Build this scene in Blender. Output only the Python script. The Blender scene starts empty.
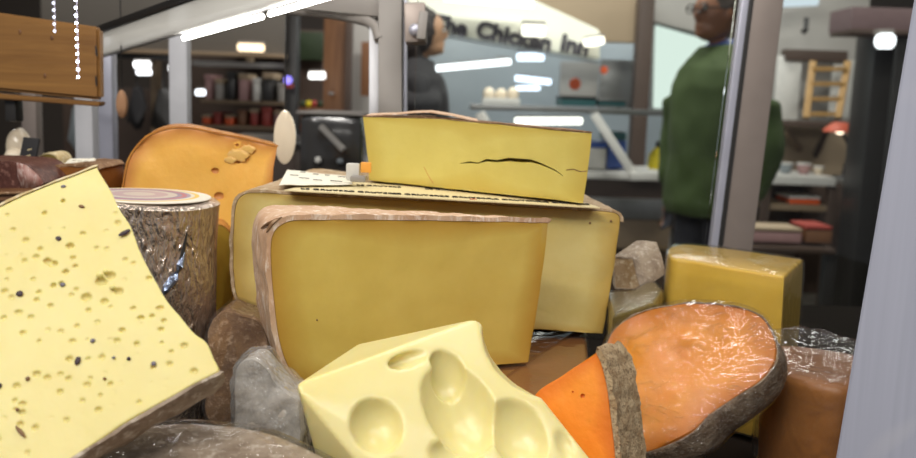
import bpy, bmesh, math, random
from mathutils import Vector, Matrix, noise, geometry
random.seed(7)
C = bpy.context.scene.collection
W, H, F = 916, 458, 900.0
R_ = math.radians
# ------------------------------------------------------------------ camera
CAM = Vector((0, 0, 1.2))
ROT = Matrix.Rotation(R_(82), 3, 'X') @ Matrix.Rotation(R_(2.0), 3, 'Z')
cd = bpy.data.cameras.new('camera'); cam = bpy.data.objects.new('camera', cd); C.objects.link(cam)
cam.matrix_world = Matrix.Translation(CAM) @ ROT.to_4x4()
cd.sensor_width = 36; cd.lens = F * 36 / W; cd.clip_start = .01
cd.dof.use_dof = True; cd.dof.focus_distance = .56; cd.dof.aperture_fstop = 10
bpy.context.scene.camera = cam
def ray(x, y): return ROT @ Vector(((x - 458) / F, (229 - y) / F, -1))
def P(x, y, D): return CAM + ray(x, y) * D
def PL(x, y, pl):
    p, n = pl; d = ray(x, y); return CAM + d * ((p - CAM).dot(n) / d.dot(n))
def PZ(x, y, z): return PL(x, y, (Vector((0, 0, z)), Vector((0, 0, 1))))
def plane_at(x, y, D, yaw=0, lean=0):
    """front plane through a point; yaw>0 turns its face to the right, lean>0 tips its face upwards"""
    a, l = R_(yaw), R_(lean)
    return (P(x, y, D), Vector((math.sin(a) * math.cos(l), -math.cos(a) * math.cos(l), math.sin(l))))
def plane_cam(x, y, D, n): return (P(x, y, D), (ROT @ Vector(n)).normalized())
# ------------------------------------------------------------------ materials
def newmat(name):
    m = bpy.data.materials.new(name); m.use_nodes = True
    nt = m.node_tree; nt.nodes.clear()
    o = nt.nodes.new('ShaderNodeOutputMaterial')
    return m, nt, o
def nd(nt, t, **kw):
    n = nt.nodes.new(t)
    for k, v in kw.items():
        if k.startswith('i_'):
            key = k[2:].replace('_', ' ')
            s = n.inputs[key]
            if isinstance(v, bpy.types.NodeSocket): nt.links.new(v, s)
            else: s.default_value = v
        else: setattr(n, k, v)
    return n
def col(c): return (*c, 1)
def srgb(h):
    v = [int(h[i:i + 2], 16) / 255 for i in (0, 2, 4)]
    return tuple(x / 12.92 if x <= .04045 else ((x + .055) / 1.055) ** 2.4 for x in v)
def coords(nt, scale=(1, 1, 1)):
    t = nd(nt, 'ShaderNodeTexCoord'); m = nd(nt, 'ShaderNodeMapping'); m.inputs['Scale'].default_value = scale
    nt.links.new(t.outputs['Object'], m.inputs['Vector']); return m.outputs[0]
def mixc(nt, fac, a, b):
    m = nt.nodes.new('ShaderNodeMix'); m.data_type = 'RGBA'
    for s, v in ((m.inputs[0], fac), (m.inputs[6], a), (m.inputs[7], b)):
        if isinstance(v, bpy.types.NodeSocket): nt.links.new(v, s)
        else: s.default_value = v if isinstance(v, (int, float)) else col(v)
    return m.outputs[2]
def ramp(nt, v, lo, hi):
    r = nd(nt, 'ShaderNodeMapRange'); nt.links.new(v, r.inputs[0]); r.inputs[1].default_value = lo; r.inputs[2].default_value = hi; return r.outputs[0]
def noise_t(nt, vec, scale, detail=3, rough=.5, dist=0, typ='FBM'):
    n = nd(nt, 'ShaderNodeTexNoise'); n.noise_type = typ
    nt.links.new(vec, n.inputs['Vector']); n.inputs['Scale'].default_value = scale; n.inputs['Detail'].default_value = detail
    n.inputs['Roughness'].default_value = rough; n.inputs['Distortion'].default_value = dist
    return n.outputs['Fac']
def bump(nt, h, strength, dist, normal=None):
    b = nd(nt, 'ShaderNodeBump'); nt.links.new(h, b.inputs['Height']); b.inputs['Strength'].default_value = strength; b.inputs['Distance'].default_value = dist
    if normal: nt.links.new(normal, b.inputs['Normal'])
    return b.outputs[0]
def principled(nt, out, **kw):
    p = nd(nt, 'ShaderNodeBsdfPrincipled')
    for k, v in kw.items():
        s = p.inputs[k]
        if isinstance(v, bpy.types.NodeSocket): nt.links.new(v, s)
        elif isinstance(v, tuple) and len(v) == 3 and s.type == 'RGBA': s.default_value = col(v)
        else: s.default_value = v
    nt.links.new(p.outputs[0], out.inputs[0]); return p
def cheese(name, base, edge, var=None, sss=.25, rough=.42, bs=.25, grain=220, lo=.35, hi=1.0, spec=.4):
    m, nt, o = newmat(name); v = coords(nt)
    a = nd(nt, 'ShaderNodeAttribute'); a.attribute_name = 'edge'
    n1 = noise_t(nt, v, 22, 4, .6); n2 = noise_t(nt, v, grain, 2)
    add = nd(nt, 'ShaderNodeMath'); nt.links.new(a.outputs['Fac'], add.inputs[0])
    sub = nd(nt, 'ShaderNodeMath', operation='MULTIPLY_ADD'); nt.links.new(n1, sub.inputs[0]); sub.inputs[1].default_value = .3; sub.inputs[2].default_value = -.15
    nt.links.new(sub.outputs[0], add.inputs[1])
    c0 = mixc(nt, ramp(nt, n1, .35, .7), base, var or tuple(x * .93 for x in base))
    c = mixc(nt, ramp(nt, add.outputs[0], lo, hi), c0, edge)
    h = mixc(nt, .35, n2, n1)
    p = principled(nt, o, **{'Base Color': c, 'Roughness': rough, 'Subsurface Weight': sss, 'Subsurface Radius': (1.0, .7, .25), 'Subsurface Scale': .006, 'Specular IOR Level': spec,
                             'Normal': bump(nt, h, bs, .0012)})
    return m
def rind(name, c1, c2, c3, scale=60, bs=.7, rough=.7, stretch=(1, 1, 1), bd=.003, spec=.3):
    m, nt, o = newmat(name); v = coords(nt, stretch)
    n1 = noise_t(nt, v, scale, 5, .65, .4); n2 = noise_t(nt, v, scale * 4, 4, .7)
    c = mixc(nt, ramp(nt, n1, .38, .62), c1, c2); c = mixc(nt, ramp(nt, n2, .52, .7), c, c3)
    h = mixc(nt, .5, n1, n2)
    principled(nt, o, **{'Base Color': c, 'Roughness': rough, 'Specular IOR Level': spec, 'Normal': bump(nt, h, bs, bd)})
    return m
def plain(name, c, rough=.5, metal=0, spec=.5, nscale=30, nvar=.12, bs=.05, coat=0):
    m, nt, o = newmat(name); v = coords(nt)
    n = noise_t(nt, v, nscale, 3)
    cc = mixc(nt, n, tuple(x * (1 - nvar) for x in c), tuple(min(1, x * (1 + nvar)) for x in c))
    principled(nt, o, **{'Base Color': cc, 'Roughness': rough, 'Metallic': metal, 'Specular IOR Level': spec, 'Coat Weight': coat, 'Normal': bump(nt, n, bs, .002)})
    return m
def emit(name, c, s):
    m, nt, o = newmat(name); e = nd(nt, 'ShaderNodeEmission'); e.inputs[0].default_value = col(c); e.inputs[1].default_value = s
    nt.links.new(e.outputs[0], o.inputs[0]); return m
def wood(name, c1, c2, stretch=(2, 30, 60), rough=.5):
    m, nt, o = newmat(name); v = coords(nt, stretch)
    n = noise_t(nt, v, 1.6, 5, .6, .8); n2 = noise_t(nt, v, 6, 3)
    c = mixc(nt, ramp(nt, n, .3, .7), c1, c2)
    principled(nt, o, **{'Base Color': c, 'Roughness': rough, 'Normal': bump(nt, n2, .15, .001)}); return m
def film(name, tint=(1, 1, 1), scale=60, stretch=(1, 1, 1), bs=.8, bd=.0025, haze=.02, rough=.06, ior=1.42, cap=.45, dist=1.2, crease=0):
    m, nt, o = newmat(name); v = coords(nt, stretch)
    n1 = noise_t(nt, v, scale, 3, .55, dist, 'RIDGED_MULTIFRACTAL'); n2 = noise_t(nt, v, scale * 3.2, 2, .5, .6)
    h = mixc(nt, .3, n1, n2)
    if crease:
        n3 = noise_t(nt, v, scale * .55, 4, .6, dist); h = mixc(nt, .12, ramp(nt, n3, crease, crease + .06), n2)
    nor = bump(nt, h, bs, bd)
    fr = nd(nt, 'ShaderNodeFresnel'); fr.inputs[0].default_value = ior; nt.links.new(nor, fr.inputs['Normal'])
    mn = nd(nt, 'ShaderNodeMath', operation='MINIMUM'); nt.links.new(fr.outputs[0], mn.inputs[0]); mn.inputs[1].default_value = cap
    t = nd(nt, 'ShaderNodeBsdfTransparent'); t.inputs[0].default_value = col(tint)
    g = nd(nt, 'ShaderNodeBsdfGlossy'); g.inputs['Roughness'].default_value = rough; nt.links.new(nor, g.inputs['Normal'])
    d = nd(nt, 'ShaderNodeBsdfDiffuse'); d.inputs[0].default_value = (.8, .8, .8, 1)
    a = nd(nt, 'ShaderNodeMixShader'); a.inputs[0].default_value = haze; nt.links.new(t.outputs[0], a.inputs[1]); nt.links.new(d.outputs[0], a.inputs[2])
    b = nd(nt, 'ShaderNodeMixShader'); nt.links.new(mn.outputs[0], b.inputs[0]); nt.links.new(a.outputs[0], b.inputs[1]); nt.links.new(g.outputs[0], b.inputs[2])
    nt.links.new(b.outputs[0], o.inputs[0]); return m
def glass(name, tint=(.97, .99, .98), ior=1.3):
    m, nt, o = newmat(name)
    fr = nd(nt, 'ShaderNodeFresnel'); fr.inputs[0].default_value = ior
    t = nd(nt, 'ShaderNodeBsdfTransparent'); t.inputs[0].default_value = col(tint)
    g = nd(nt, 'ShaderNodeBsdfGlossy'); g.inputs['Roughness'].default_value = .01
    b = nd(nt, 'ShaderNodeMixShader'); nt.links.new(fr.outputs[0], b.inputs[0]); nt.links.new(t.outputs[0], b.inputs[1]); nt.links.new(g.outputs[0], b.inputs[2])
    nt.links.new(b.outputs[0], o.inputs[0]); return m
def foil(name, c, scale=45, stretch=(1, 1, 1), bs=.9, bd=.004, rough=.28):
    m, nt, o = newmat(name); v = coords(nt, stretch)
    n1 = noise_t(nt, v, scale, 4, .6, 1.5, 'RIDGED_MULTIFRACTAL'); n2 = noise_t(nt, v, scale * 2.5, 3, .6, 1)
    h = mixc(nt, .4, n1, n2)
    c2 = mixc(nt, ramp(nt, noise_t(nt, v, 9, 3), .45, .65), c, tuple(x * .62 for x in c))
    principled(nt, o, **{'Base Color': c2, 'Metallic': .85, 'Roughness': rough, 'Normal': bump(nt, h, bs, bd)}); return m

def frosted(name):
    m, nt, o = newmat(name); v = coords(nt); n = noise_t(nt, v, 12, 3)
    t = nd(nt, 'ShaderNodeBsdfTransparent'); t.inputs[0].default_value = (.85, .86, .85, 1)
    d = nd(nt, 'ShaderNodeBsdfTranslucent'); nt.links.new(mixc(nt, n, (.62, .6, .57), (.8, .78, .74)), d.inputs[0])
    b = nd(nt, 'ShaderNodeMixShader'); b.inputs[0].default_value = .55; nt.links.new(t.outputs[0], b.inputs[1]); nt.links.new(d.outputs[0], b.inputs[2]); nt.links.new(b.outputs[0], o.inputs[0]); return m
M = {}
M['fontina'] = cheese('fontina', srgb('d8be62'), srgb('bc923a'), srgb('ceb256'), sss=.2, bs=.12)
M['comte'] = cheese('comte', srgb('d8c682'), srgb('c09e50'), srgb('ceb86e'), sss=.2, bs=.2)
M['cantal'] = cheese('cantal', srgb('d4c46c'), srgb('c4ac50'), srgb('ccba60'), sss=.2, bs=.2)
M['pepper'] = cheese('pepper', srgb('ded08a'), srgb('ccba70'), srgb('d8c87e'), sss=.35, bs=.35, grain=120, rough=.4)
M['emmental'] = cheese('emmental', srgb('e6da9c'), srgb('dcc878'), srgb('e2d490'), sss=.45, bs=.06, rough=.3, spec=.5)
M['gouda'] = cheese('gouda', srgb('f2bc5c'), srgb('c88444'), srgb('ecb04e'), sss=.25, bs=.4, lo=.5, hi=1.0)
M['mimo'] = cheese('mimolette', srgb('f2942e'), srgb('d46c1c'), srgb('ee8824'), sss=.3, bs=.4, lo=.6, hi=1.1)
M['mimo2'] = cheese('mimolette_pale', srgb('d2841e'), srgb('b46a20'), srgb('da922a'), sss=.25, bs=.35, lo=.35, hi=1.0)
M['butter'] = cheese('butter_yellow', srgb('deba48'), srgb('c29c3a'), srgb('d6b03e'), sss=.2, bs=.2)
M['olive'] = cheese('olive_paste', srgb('8e7a34'), srgb('6e5c28'), srgb('84702c'), sss=.1, bs=.2)
M['amber'] = cheese('amber_paste', srgb('a0662a'), srgb('7c4c20'), srgb('8c5820'), sss=.1, bs=.3)
M['r_pink'] = rind('rind_pinkish', srgb('d2b294'), srgb('c29a7a'), srgb('ecdccb'), 45, .6, stretch=(1, 1, .35))
M['r_tan'] = rind('rind_tan', srgb('b89f80'), srgb('a08460'), srgb('d4c4a8'), 40, .5)
M['r_brown'] = rind('rind_brown', srgb('8a6a4a'), srgb('6a4c34'), srgb('b09478'), 50, .7)
M['r_grey'] = rind('rind_greybrown', srgb('a69480'), srgb('7c6854'), srgb('cabdac'), 40, .6, rough=.5)
M['r_crust'] = rind('rind_crust', srgb('d2ba94'), srgb('b0926c'), srgb('5e3c24'), 150, 1.0, bd=.005)
M['r_half'] = rind('rind_half', srgb('9a8872'), srgb('745e4a'), srgb('bcae9c'), 120, 1.0, bd=.004)
M['r_gouda'] = rind('rind_gouda', srgb('c08038'), srgb('a8662c'), srgb('d09848'), 30, .2, rough=.45)
M['r_pale'] = rind('rind_pale', srgb('d8c8a0'), srgb('c0a878'), srgb('e8dcc0'), 40, .3)
M['r_stone'] = rind('rind_stone', srgb('b0a08c'), srgb('908070'), srgb('c8bcac'), 60, .5)
M['film'] = film('cling_film')
M['film_half'] = film('cling_film_half', scale=80, stretch=(.28, 1.0, 1.2), bs=1.0, bd=.0042, haze=.0, ior=1.45, cap=.24, rough=.035, dist=.5, crease=.54)
M['film_soft'] = film('cling_film_soft', scale=40, bs=.6, bd=.002, haze=.02)
M['film_milky'] = film('cling_film_milky', scale=90, bs=1.0, bd=.005, haze=.22, ior=1.5, cap=.6)
M['foil'] = foil('silver_foil', srgb('e6d4c4'), 75, stretch=(1.3, 1.3, .5), bs=1.0, bd=.006, rough=.24)
M['foil_blue'] = foil('foil_bluish', srgb('a8b8d8'), 80)
M['glass'] = glass('glass'); M['glass_shelf'] = frosted('frosted_canopy')
M['alu'] = plain('brushed_aluminium', srgb('8c8078'), .4, .35)
M['alu_edge'] = plain('bright_aluminium', srgb('b4b4c0'), .3, .4)
M['white_metal'] = plain('white_painted_metal', srgb('c8c8cc'), .4)
M['grey_metal'] = plain('grey_painted_metal', srgb('8c8680'), .45)
M['dark'] = plain('dark_plastic', srgb('2a2826'), .35)
M['black'] = plain('black_cloth', srgb('1c1a1c'), .8)
M['deck'] = plain('dark_deck', srgb('221c18'), .95, spec=.05)
M['r_white'] = rind('rind_whitish', srgb('d8d0c8'), srgb('b4a89c'), srgb('ece8e4'), 60, .7)
M['paper'] = plain('paper', srgb('ece6d4'), .7, nvar=.05)
M['ink'] = plain('ink', srgb('2c2420'), .6)
M['pine'] = wood('pine_board', srgb('93682f'), srgb('6f4819'))
M['pine_v'] = wood('pine_upright', srgb('7a5230'), srgb('583618'), (30, 30, 2))
# ------------------------------------------------------------------ object helpers
def wloc(o):
    v = Vector((0, 0, 0))
    while o: v += o.location; o = o.parent
    return v
def tag(o, label, cat, group=None, kind=None):
    o['label'] = label; o['category'] = cat
    if group: o['group'] = group
    if kind: o['kind'] = kind
    return o
def thing(name, loc, label, cat, group=None):
    o = bpy.data.objects.new(name, None); o.empty_display_size = .02; C.objects.link(o); o.location = loc
    return tag(o, label, cat, group)
def link(name, me, mat, parent=None, sharp=40, smooth=True):
    """me is in world coordinates"""
    if parent: off = wloc(parent)
    else:
        xs = [v.co for v in me.vertices]
        off = Vector(((min(v.x for v in xs) + max(v.x for v in xs)) / 2, (min(v.y for v in xs) + max(v.y for v in xs)) / 2, min(v.z for v in xs)))
    me.transform(Matrix.Translation(-off))
    if not isinstance(mat, (list, tuple)): mat = [mat]
    me.materials.clear()
    for m in mat: me.materials.append(M[m] if isinstance(m, str) else m)
    if smooth:
        me.polygons.foreach_set('use_smooth', [True] * len(me.polygons))
        if sharp: me.set_sharp_from_angle(angle=R_(sharp))
    o = bpy.data.objects.new(name, me); C.objects.link(o)
    if parent: o.parent = parent
    else: o.location = off
    return o
def mesh(verts, faces, edge=None, mats=None):
    me = bpy.data.meshes.new('m'); me.from_pydata([tuple(v) for v in verts], [], faces); 
    if edge:
        a = me.attributes.new('edge', 'FLOAT', 'POINT'); a.data.foreach_set('value', edge)
    if mats: me.polygons.foreach_set('material_index', mats)
    bm = bmesh.new(); bm.from_mesh(me); bmesh.ops.recalc_face_normals(bm, faces=bm.faces); bm.to_mesh(me); bm.free()
    me.update(); return me
def from_bm(bm):
    me = bpy.data.meshes.new('m'); bmesh.ops.recalc_face_normals(bm, faces=bm.faces); bm.to_mesh(me); bm.free(); return me
def bm_box(bm, c, s, rot=None, bev=0):
    g = bmesh.ops.create_cube(bm, size=1)
    mtx = Matrix.Translation(c) @ (rot.to_4x4() if rot else Matrix.Identity(4)) @ Matrix.Diagonal((*s, 1))
    bmesh.ops.transform(bm, matrix=mtx, verts=g['verts'])
    if bev:
        es = list({e for v in g['verts'] for e in v.link_edges})
        bmesh.ops.bevel(bm, geom=es, offset=bev, segments=2, affect='EDGES', profile=.6)
def box(name, c, s, mat, parent=None, rot=None, bev=.002):
    bm = bmesh.new(); bm_box(bm, Vector(c), s, rot, min(bev, min(s) * .3)); return link(name, from_bm(bm), mat, parent)
def pbox(name, x0, y0, x1, y1, D, depth, mat, parent=None, bev=.004):
    """an upright box whose front spans those bearings at distance D and that reaches back by depth"""
    a, b = P(x0, (y0 + y1) / 2, D), P(x1, (y0 + y1) / 2, D); t, u = P((x0 + x1) / 2, y0, D), P((x0 + x1) / 2, y1, D)
    y = (a.y + b.y) / 2; zb = 0.001 if y1 >= 999 else u.z
    if y1 >= 999: y = t.y; a, b = P(x0, y0, D), P(x1, y0, D)
    return box(name, ((a.x + b.x) / 2, y + depth / 2, (t.z + zb) / 2), (b.x - a.x, depth, t.z - zb), mat, parent, None, bev)
def bar(name, a, b, w, h, mat, parent=None, bev=.002, up=Vector((0, 0, 1)), ext=0):
    d = (b - a); L = d.length; z = d.normalized(); x = z.cross(up)
    if x.length < 1e-4: x = Vector((1, 0, 0))
    x.normalize(); y = z.cross(x)
    r = Matrix((x, y, z)).transposed()
    return box(name, (a + b) / 2, (w, h, L), mat, parent, r, bev)
def tube(name, pts, r, mat, parent=None, n=12, caps=True):
    rs = r if isinstance(r, (list, tuple)) else [r] * len(pts)
    vs, fs = [], []
    for i, p in enumerate(pts):
        d = (pts[min(i + 1, len(pts) - 1)] - pts[max(i - 1, 0)]).normalized()
        x = d.cross(Vector((0, 0, 1)) if abs(d.z) < .9 else Vector((0, 1, 0))).normalized(); y = d.cross(x)
        for k in range(n):
            a = 2 * math.pi * k / n; vs.append(p + (x * math.cos(a) + y * math.sin(a)) * rs[i])
    for i in range(len(pts) - 1):
        for k in range(n): fs.append((i * n + k, i * n + (k + 1) % n, (i + 1) * n + (k + 1) % n, (i + 1) * n + k))
    if caps: fs.append(tuple(range(n))); fs.append(tuple(range((len(pts) - 1) * n, len(pts) * n)))
    return link(name, mesh(vs, fs), mat, parent)
def lathe(name, c, prof, mat, parent=None, n=48, rot=None, jitter=0, scale=(1, 1, 1)):
    vs, fs = [], []
    for r, z in prof:
        for k in range(n):
            a = 2 * math.pi * k / n; v = Vector((r * math.cos(a) * scale[0], r * math.sin(a) * scale[1], z))
            if jitter: v += noise.noise_vector(v * 25 + Vector(c)) * jitter
            if rot: v = rot @ v
            vs.append(Vector(c) + v)
    m = len(prof)
    for i in range(m - 1):
        for k in range(n): fs.append((i * n + k, i * n + (k + 1) % n, (i + 1) * n + (k + 1) % n, (i + 1) * n + k))
    fs.append(tuple(range(n))); fs.append(tuple(range((m - 1) * n, m * n)))
    return link(name, mesh(vs, fs), mat, parent)
def ball(name, c, r, mat, parent=None, n=20, jitter=0):
    bm = bmesh.new(); bmesh.ops.create_uvsphere(bm, u_segments=n, v_segments=n // 2 + 2, radius=1)
    for v in bm.verts:
        q = Vector((v.co.x * r[0], v.co.y * r[1], v.co.z * r[2]))
        if jitter: q *= 1 + noise.noise(v.co * 2.3 + Vector(c) * 9) * jitter
        v.co = Vector(c) + q
    return link(name, from_bm(bm), mat, parent, sharp=0)
# ------------------------------------------------------------------ outlines and cheese slabs
def resample(pts, step):
    """closed outline; a third value marks a corner. Smooth between corners."""
    n = len(pts); q = [Vector((p[0], p[1])) for p in pts]; cor = [len(p) > 2 for p in pts]; out = []
    for i in range(n):
        p1, p2 = q[i], q[(i + 1) % n]
        p0 = p1 + (p1 - p2) * .3 if cor[i] else q[i - 1]
        p3 = p2 + (p2 - p1) * .3 if cor[(i + 1) % n] else q[(i + 2) % n]
        m = max(1, round((p2 - p1).length / step))
        t1, t2 = (p2 - p0) * .5, (p3 - p1) * .5
        L = (p2 - p1).length
        for t in (t1, t2):
            if t.length > L: t *= L / t.length
        for k in range(m):
            s = k / m
            out.append(p1 * (2 * s**3 - 3 * s**2 + 1) + t1 * (s**3 - 2 * s**2 + s) + p2 * (-2 * s**3 + 3 * s**2) + t2 * (s**3 - s**2))
    return out
class Slab:
    def __init__(s, pts, pl, ext, step=4, rings=14, grow=lambda t: 0, rough=.0):
        s.px = resample(pts, step); s.pl = pl; s.n = len(s.px); s.rings = rings
        s.front = [PL(p.x, p.y, pl) for p in s.px]
        s.nor = pl[1].normalized()
        s.c = sum(s.front, Vector()) / s.n
        s.out = []
        for i in range(s.n):
            t = (s.front[(i + 1) % s.n] - s.front[i - 1]).normalized(); o = t.cross(s.nor).normalized(); s.out.append(o)
        # outline direction: does the area-weighted sum point outwards
        if sum((s.front[i] - s.c).dot(s.out[i]) for i in range(s.n)) < 0: s.out = [-o for o in s.out]
        s.ext = ext; s.grow = grow; s.rough = rough
    def p(s, i, t, off=0):
        e = s.ext(s.px[i % s.n], s.front[i % s.n]) if callable(s.ext) else s.ext
        g = s.grow(t, s.px[i % s.n]) if s.grow.__code__.co_argcount > 1 else s.grow(t)
        q = s.front[i % s.n] + e * t + s.out[i % s.n] * (g + off)
        if s.rough: q += noise.noise_vector(q * 70) * s.rough
        return q
    def paste(s, name, mat, parent, inset=(.985, .95, .9, .83, .73, .6, .42, .22), cuts=None, sharp=40, relief=0, bev=.0012, remesh_to=0):
        vs, fs, ed = [], [], []
        n = s.n
        for k in range(s.rings + 1):
            t = k / s.rings
            for i in range(n):
                q = s.p(i, t)
                vs.append(q); ed.append(1.0)
        for k in range(s.rings):
            for i in range(n): fs.append((k * n + i, k * n + (i + 1) % n, (k + 1) * n + (i + 1) % n, (k + 1) * n + i))
        fs.append(tuple(range(s.rings * n, (s.rings + 1) * n)))
        prev = 0; wdt = min((q - s.c).length for q in s.front)
        for f in inset:
            b = len(vs)
            for i in range(n):
                q = s.c + (s.front[i] - s.c) * f
                if relief: q = q + s.nor * (noise.noise(q * 45) * relief)
                vs.append(q); ed.append(max(0, 1 - (q - s.front[i]).length / .03))
            for i in range(n): fs.append((prev + i, prev + (i + 1) % n, b + (i + 1) % n, b + i))
            prev = b
        b = len(vs); vs.append(s.c + (s.nor * (noise.noise(s.c * 45) * relief))); ed.append(0)
        for i in range(n): fs.append((prev + i, prev + (i + 1) % n, b))
        me = mesh(vs, fs, ed)
        if bev:
            bm = bmesh.new(); bm.from_mesh(me); bm.verts.ensure_lookup_table()
            es = [e for e in bm.edges if e.verts[0].index < n and e.verts[1].index < n]
            bmesh.ops.bevel(bm, geom=es, offset=bev, segments=2, affect='EDGES', profile=.5, clamp_overlap=True); bm.to_mesh(me); bm.free()
        if cuts: me = boolean(me, cuts)
        if remesh_to: me = remesh(me, remesh_to, 2)
        return link(name, me, mat, parent, sharp)
    def near(s, x, y): return min(range(s.n), key=lambda i: (s.px[i].x - x)**2 + (s.px[i].y - y)**2)
    def rind(s, name, mat, parent, a, b, th=.003, lump=.0012, fs_=90, proud=.0004):
        i0, i1 = s.near(*a), s.near(*b)
        if i1 <= i0: i1 += s.n
        if a == b: i1 = i0 + s.n
        idx = list(range(i0, i1 + 1)); m = len(idx); vs, fs = [], []; K = s.rings
        for k in range(K + 1):
            t = k / K
            for i in idx:
                q = s.p(i, t)
                if k == 0: q = q + s.nor * proud
                vs.append(q + s.out[i % s.n] * .0003)
            for i in idx:
                q = s.p(i, t); w = (noise.noise(q * fs_) + .5 * noise.noise(q * fs_ * 2.7)) * lump
                if k == 0: q = q + s.nor * (proud + w * .5)
                vs.append(q + s.out[i % s.n] * (th + w))
        st = 2 * m
        for k in range(K):
            a0, b0 = k * st, (k + 1) * st
            for j in range(m - 1):
                fs.append((a0 + j, a0 + j + 1, b0 + j + 1, b0 + j)); fs.append((a0 + m + j, a0 + m + j + 1, b0 + m + j + 1, b0 + m + j))
            fs.append((a0, b0, b0 + m, a0 + m)); fs.append((a0 + m - 1, b0 + m - 1, b0 + 2 * m - 1, a0 + 2 * m - 1))
        for j in range(m - 1):
            fs.append((j, j + 1, m + j + 1, m + j)); q = K * st; fs.append((q + j, q + j + 1, q + m + j + 1, q + m + j))
        return link(name, mesh(vs, fs), mat, parent, 50)
    def film(s, name, mat, parent, off=.0025, wr=.0012, fr=60, over=.004, inset=(.97, .9, .8, .68, .55, .4, .25)):
        """cling film pulled round the piece"""
        vs, fs = [], []; n = s.n; K = s.rings
        for k in range(K + 1):
            for i in range(n):
                q = s.p(i, k / K, over); 
                if k == 0: q += s.nor * off * .6
                q += noise.noise_vector(q * fr) * wr; vs.append(q)
        for k in range(K):
            for i in range(n): fs.append((k * n + i, k * n + (i + 1) % n, (k + 1) * n + (i + 1) % n, (k + 1) * n + i))
        prev = 0
        for f in inset:
            b = len(vs)
            for i in range(n):
                q = s.c + (s.front[i] - s.c) * f + s.nor * off; q += s.nor * noise.noise(q * fr) * wr; vs.append(q)
            for i in range(n): fs.append((prev + i, prev + (i + 1) % n, b + (i + 1) % n, b + i))
            prev = b
        b = len(vs); vs.append(s.c + s.nor * off)
        for i in range(n): fs.append((prev + i, prev + (i + 1) % n, b))
        return link(name, mesh(vs, fs), mat, parent, 70)
def eval_mesh(o):
    dg = bpy.context.evaluated_depsgraph_get(); dg.update()
    me = bpy.data.meshes.new_from_object(o.evaluated_get(dg), preserve_all_data_layers=True, depsgraph=dg)
    bpy.data.objects.remove(o); return me
def tmp(me):
    o = bpy.data.objects.new('tmp', me); C.objects.link(o); return o
def boolean(me, cutter):
    a = tmp(me); b = tmp(cutter)
    m = a.modifiers.new('b', 'BOOLEAN'); m.operation = 'DIFFERENCE'; m.solver = 'EXACT'; m.use_self = True; m.object = b
    r = eval_mesh(a); bpy.data.objects.remove(b); return r
def remesh(me, vox, smooth=3, fac=.5):
    a = tmp(me); m = a.modifiers.new('r', 'REMESH'); m.mode = 'VOXEL'; m.voxel_size = vox
    if smooth: q = a.modifiers.new('s', 'SMOOTH'); q.factor = fac; q.iterations = smooth
    return eval_mesh(a)
def blobs(lst):
    """cutters: (centre, radii, rotation)"""
    bm = bmesh.new()
    for c, r, rot in lst:
        g = bmesh.ops.create_icosphere(bm, subdivisions=3 if max(r) > .004 else 2, radius=1)
        mt = Matrix.Translation(c) @ (rot.to_4x4() if rot else Matrix.Identity(4)) @ Matrix.Diagonal((*r, 1))
        bmesh.ops.transform(bm, matrix=mt, verts=g['verts'])
    return from_bm(bm)
def hull(points, cuts=3):
    bm = bmesh.new()
    for p in points: bm.verts.new(p)
    bmesh.ops.convex_hull(bm, input=bm.verts); 
    bmesh.ops.delete(bm, geom=[v for v in bm.verts if not v.link_faces], context='VERTS')
    return from_bm(bm)
def shell(o_me, off, wr, fr):
    """film round any closed mesh (world coordinates)"""
    me = o_me.copy(); ns = [v.normal.copy() for v in me.vertices]
    for v, nn in zip(me.vertices, ns): v.co = v.co + nn * (off + abs(noise.noise(v.co * fr)) * wr)
    return me
def prism(name, pts, z, h, mat, parent=None, step=5, taper=0, bev=.002, sharp=40):
    """top outline seen at height z, cut straight down by h"""
    px = resample(pts, step); top = [PZ(p.x, p.y, z) for p in px]; n = len(top); c = sum(top, Vector()) / n
    vs, fs, ed = [], [], []; K = 10
    for k in range(K + 1):
        for q in top: v = q + (q - c) * taper * math.sin(k / K * math.pi) + Vector((0, 0, -h * k / K)); vs.append(v); ed.append(.8 if k in (0, K) else .1)
    for k in range(K):
        for i in range(n): fs.append((k * n + i, k * n + (i + 1) % n, (k + 1) * n + (i + 1) % n, (k + 1) * n + i))
    fs.append(tuple(range(n))); fs.append(tuple(range(K * n, (K + 1) * n)))
    me = mesh(vs, fs, ed)
    if bev:
        bm = bmesh.new(); bm.from_mesh(me); es = [e for e in bm.edges if (e.verts[0].index < n and e.verts[1].index < n)]
        bmesh.ops.bevel(bm, geom=es, offset=bev, segments=3, affect='EDGES', profile=.5); bm.to_mesh(me); bm.free()
    return me
def text(s, size, mat, parent, name, mtx, depth=.0004, offset=0):
    cu = bpy.data.curves.new('t', 'FONT'); cu.body = s; cu.size = size; cu.extrude = depth; cu.align_x = 'LEFT'; cu.offset = offset; cu.resolution_u = 3
    o = bpy.data.objects.new('t', cu); C.objects.link(o); me = eval_mesh(o); me.transform(mtx); return link(name, me, mat, parent, smooth=False)
def frame(origin, xdir, ydir):
    x = xdir.normalized(); y = (ydir - x * ydir.dot(x)).normalized(); z = x.cross(y)
    m = Matrix((x, y, z)).transposed().to_4x4(); m.translation = origin; return m
BACK = Vector((0, 1, 0)); DECK = .94
def base(sl): 
    c = sl.c; return Vector((c.x, c.y + .03, min(p.z for p in sl.front)))
# ================================================================== the cheeses
SL = 'cheese pieces in the display case'
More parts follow.
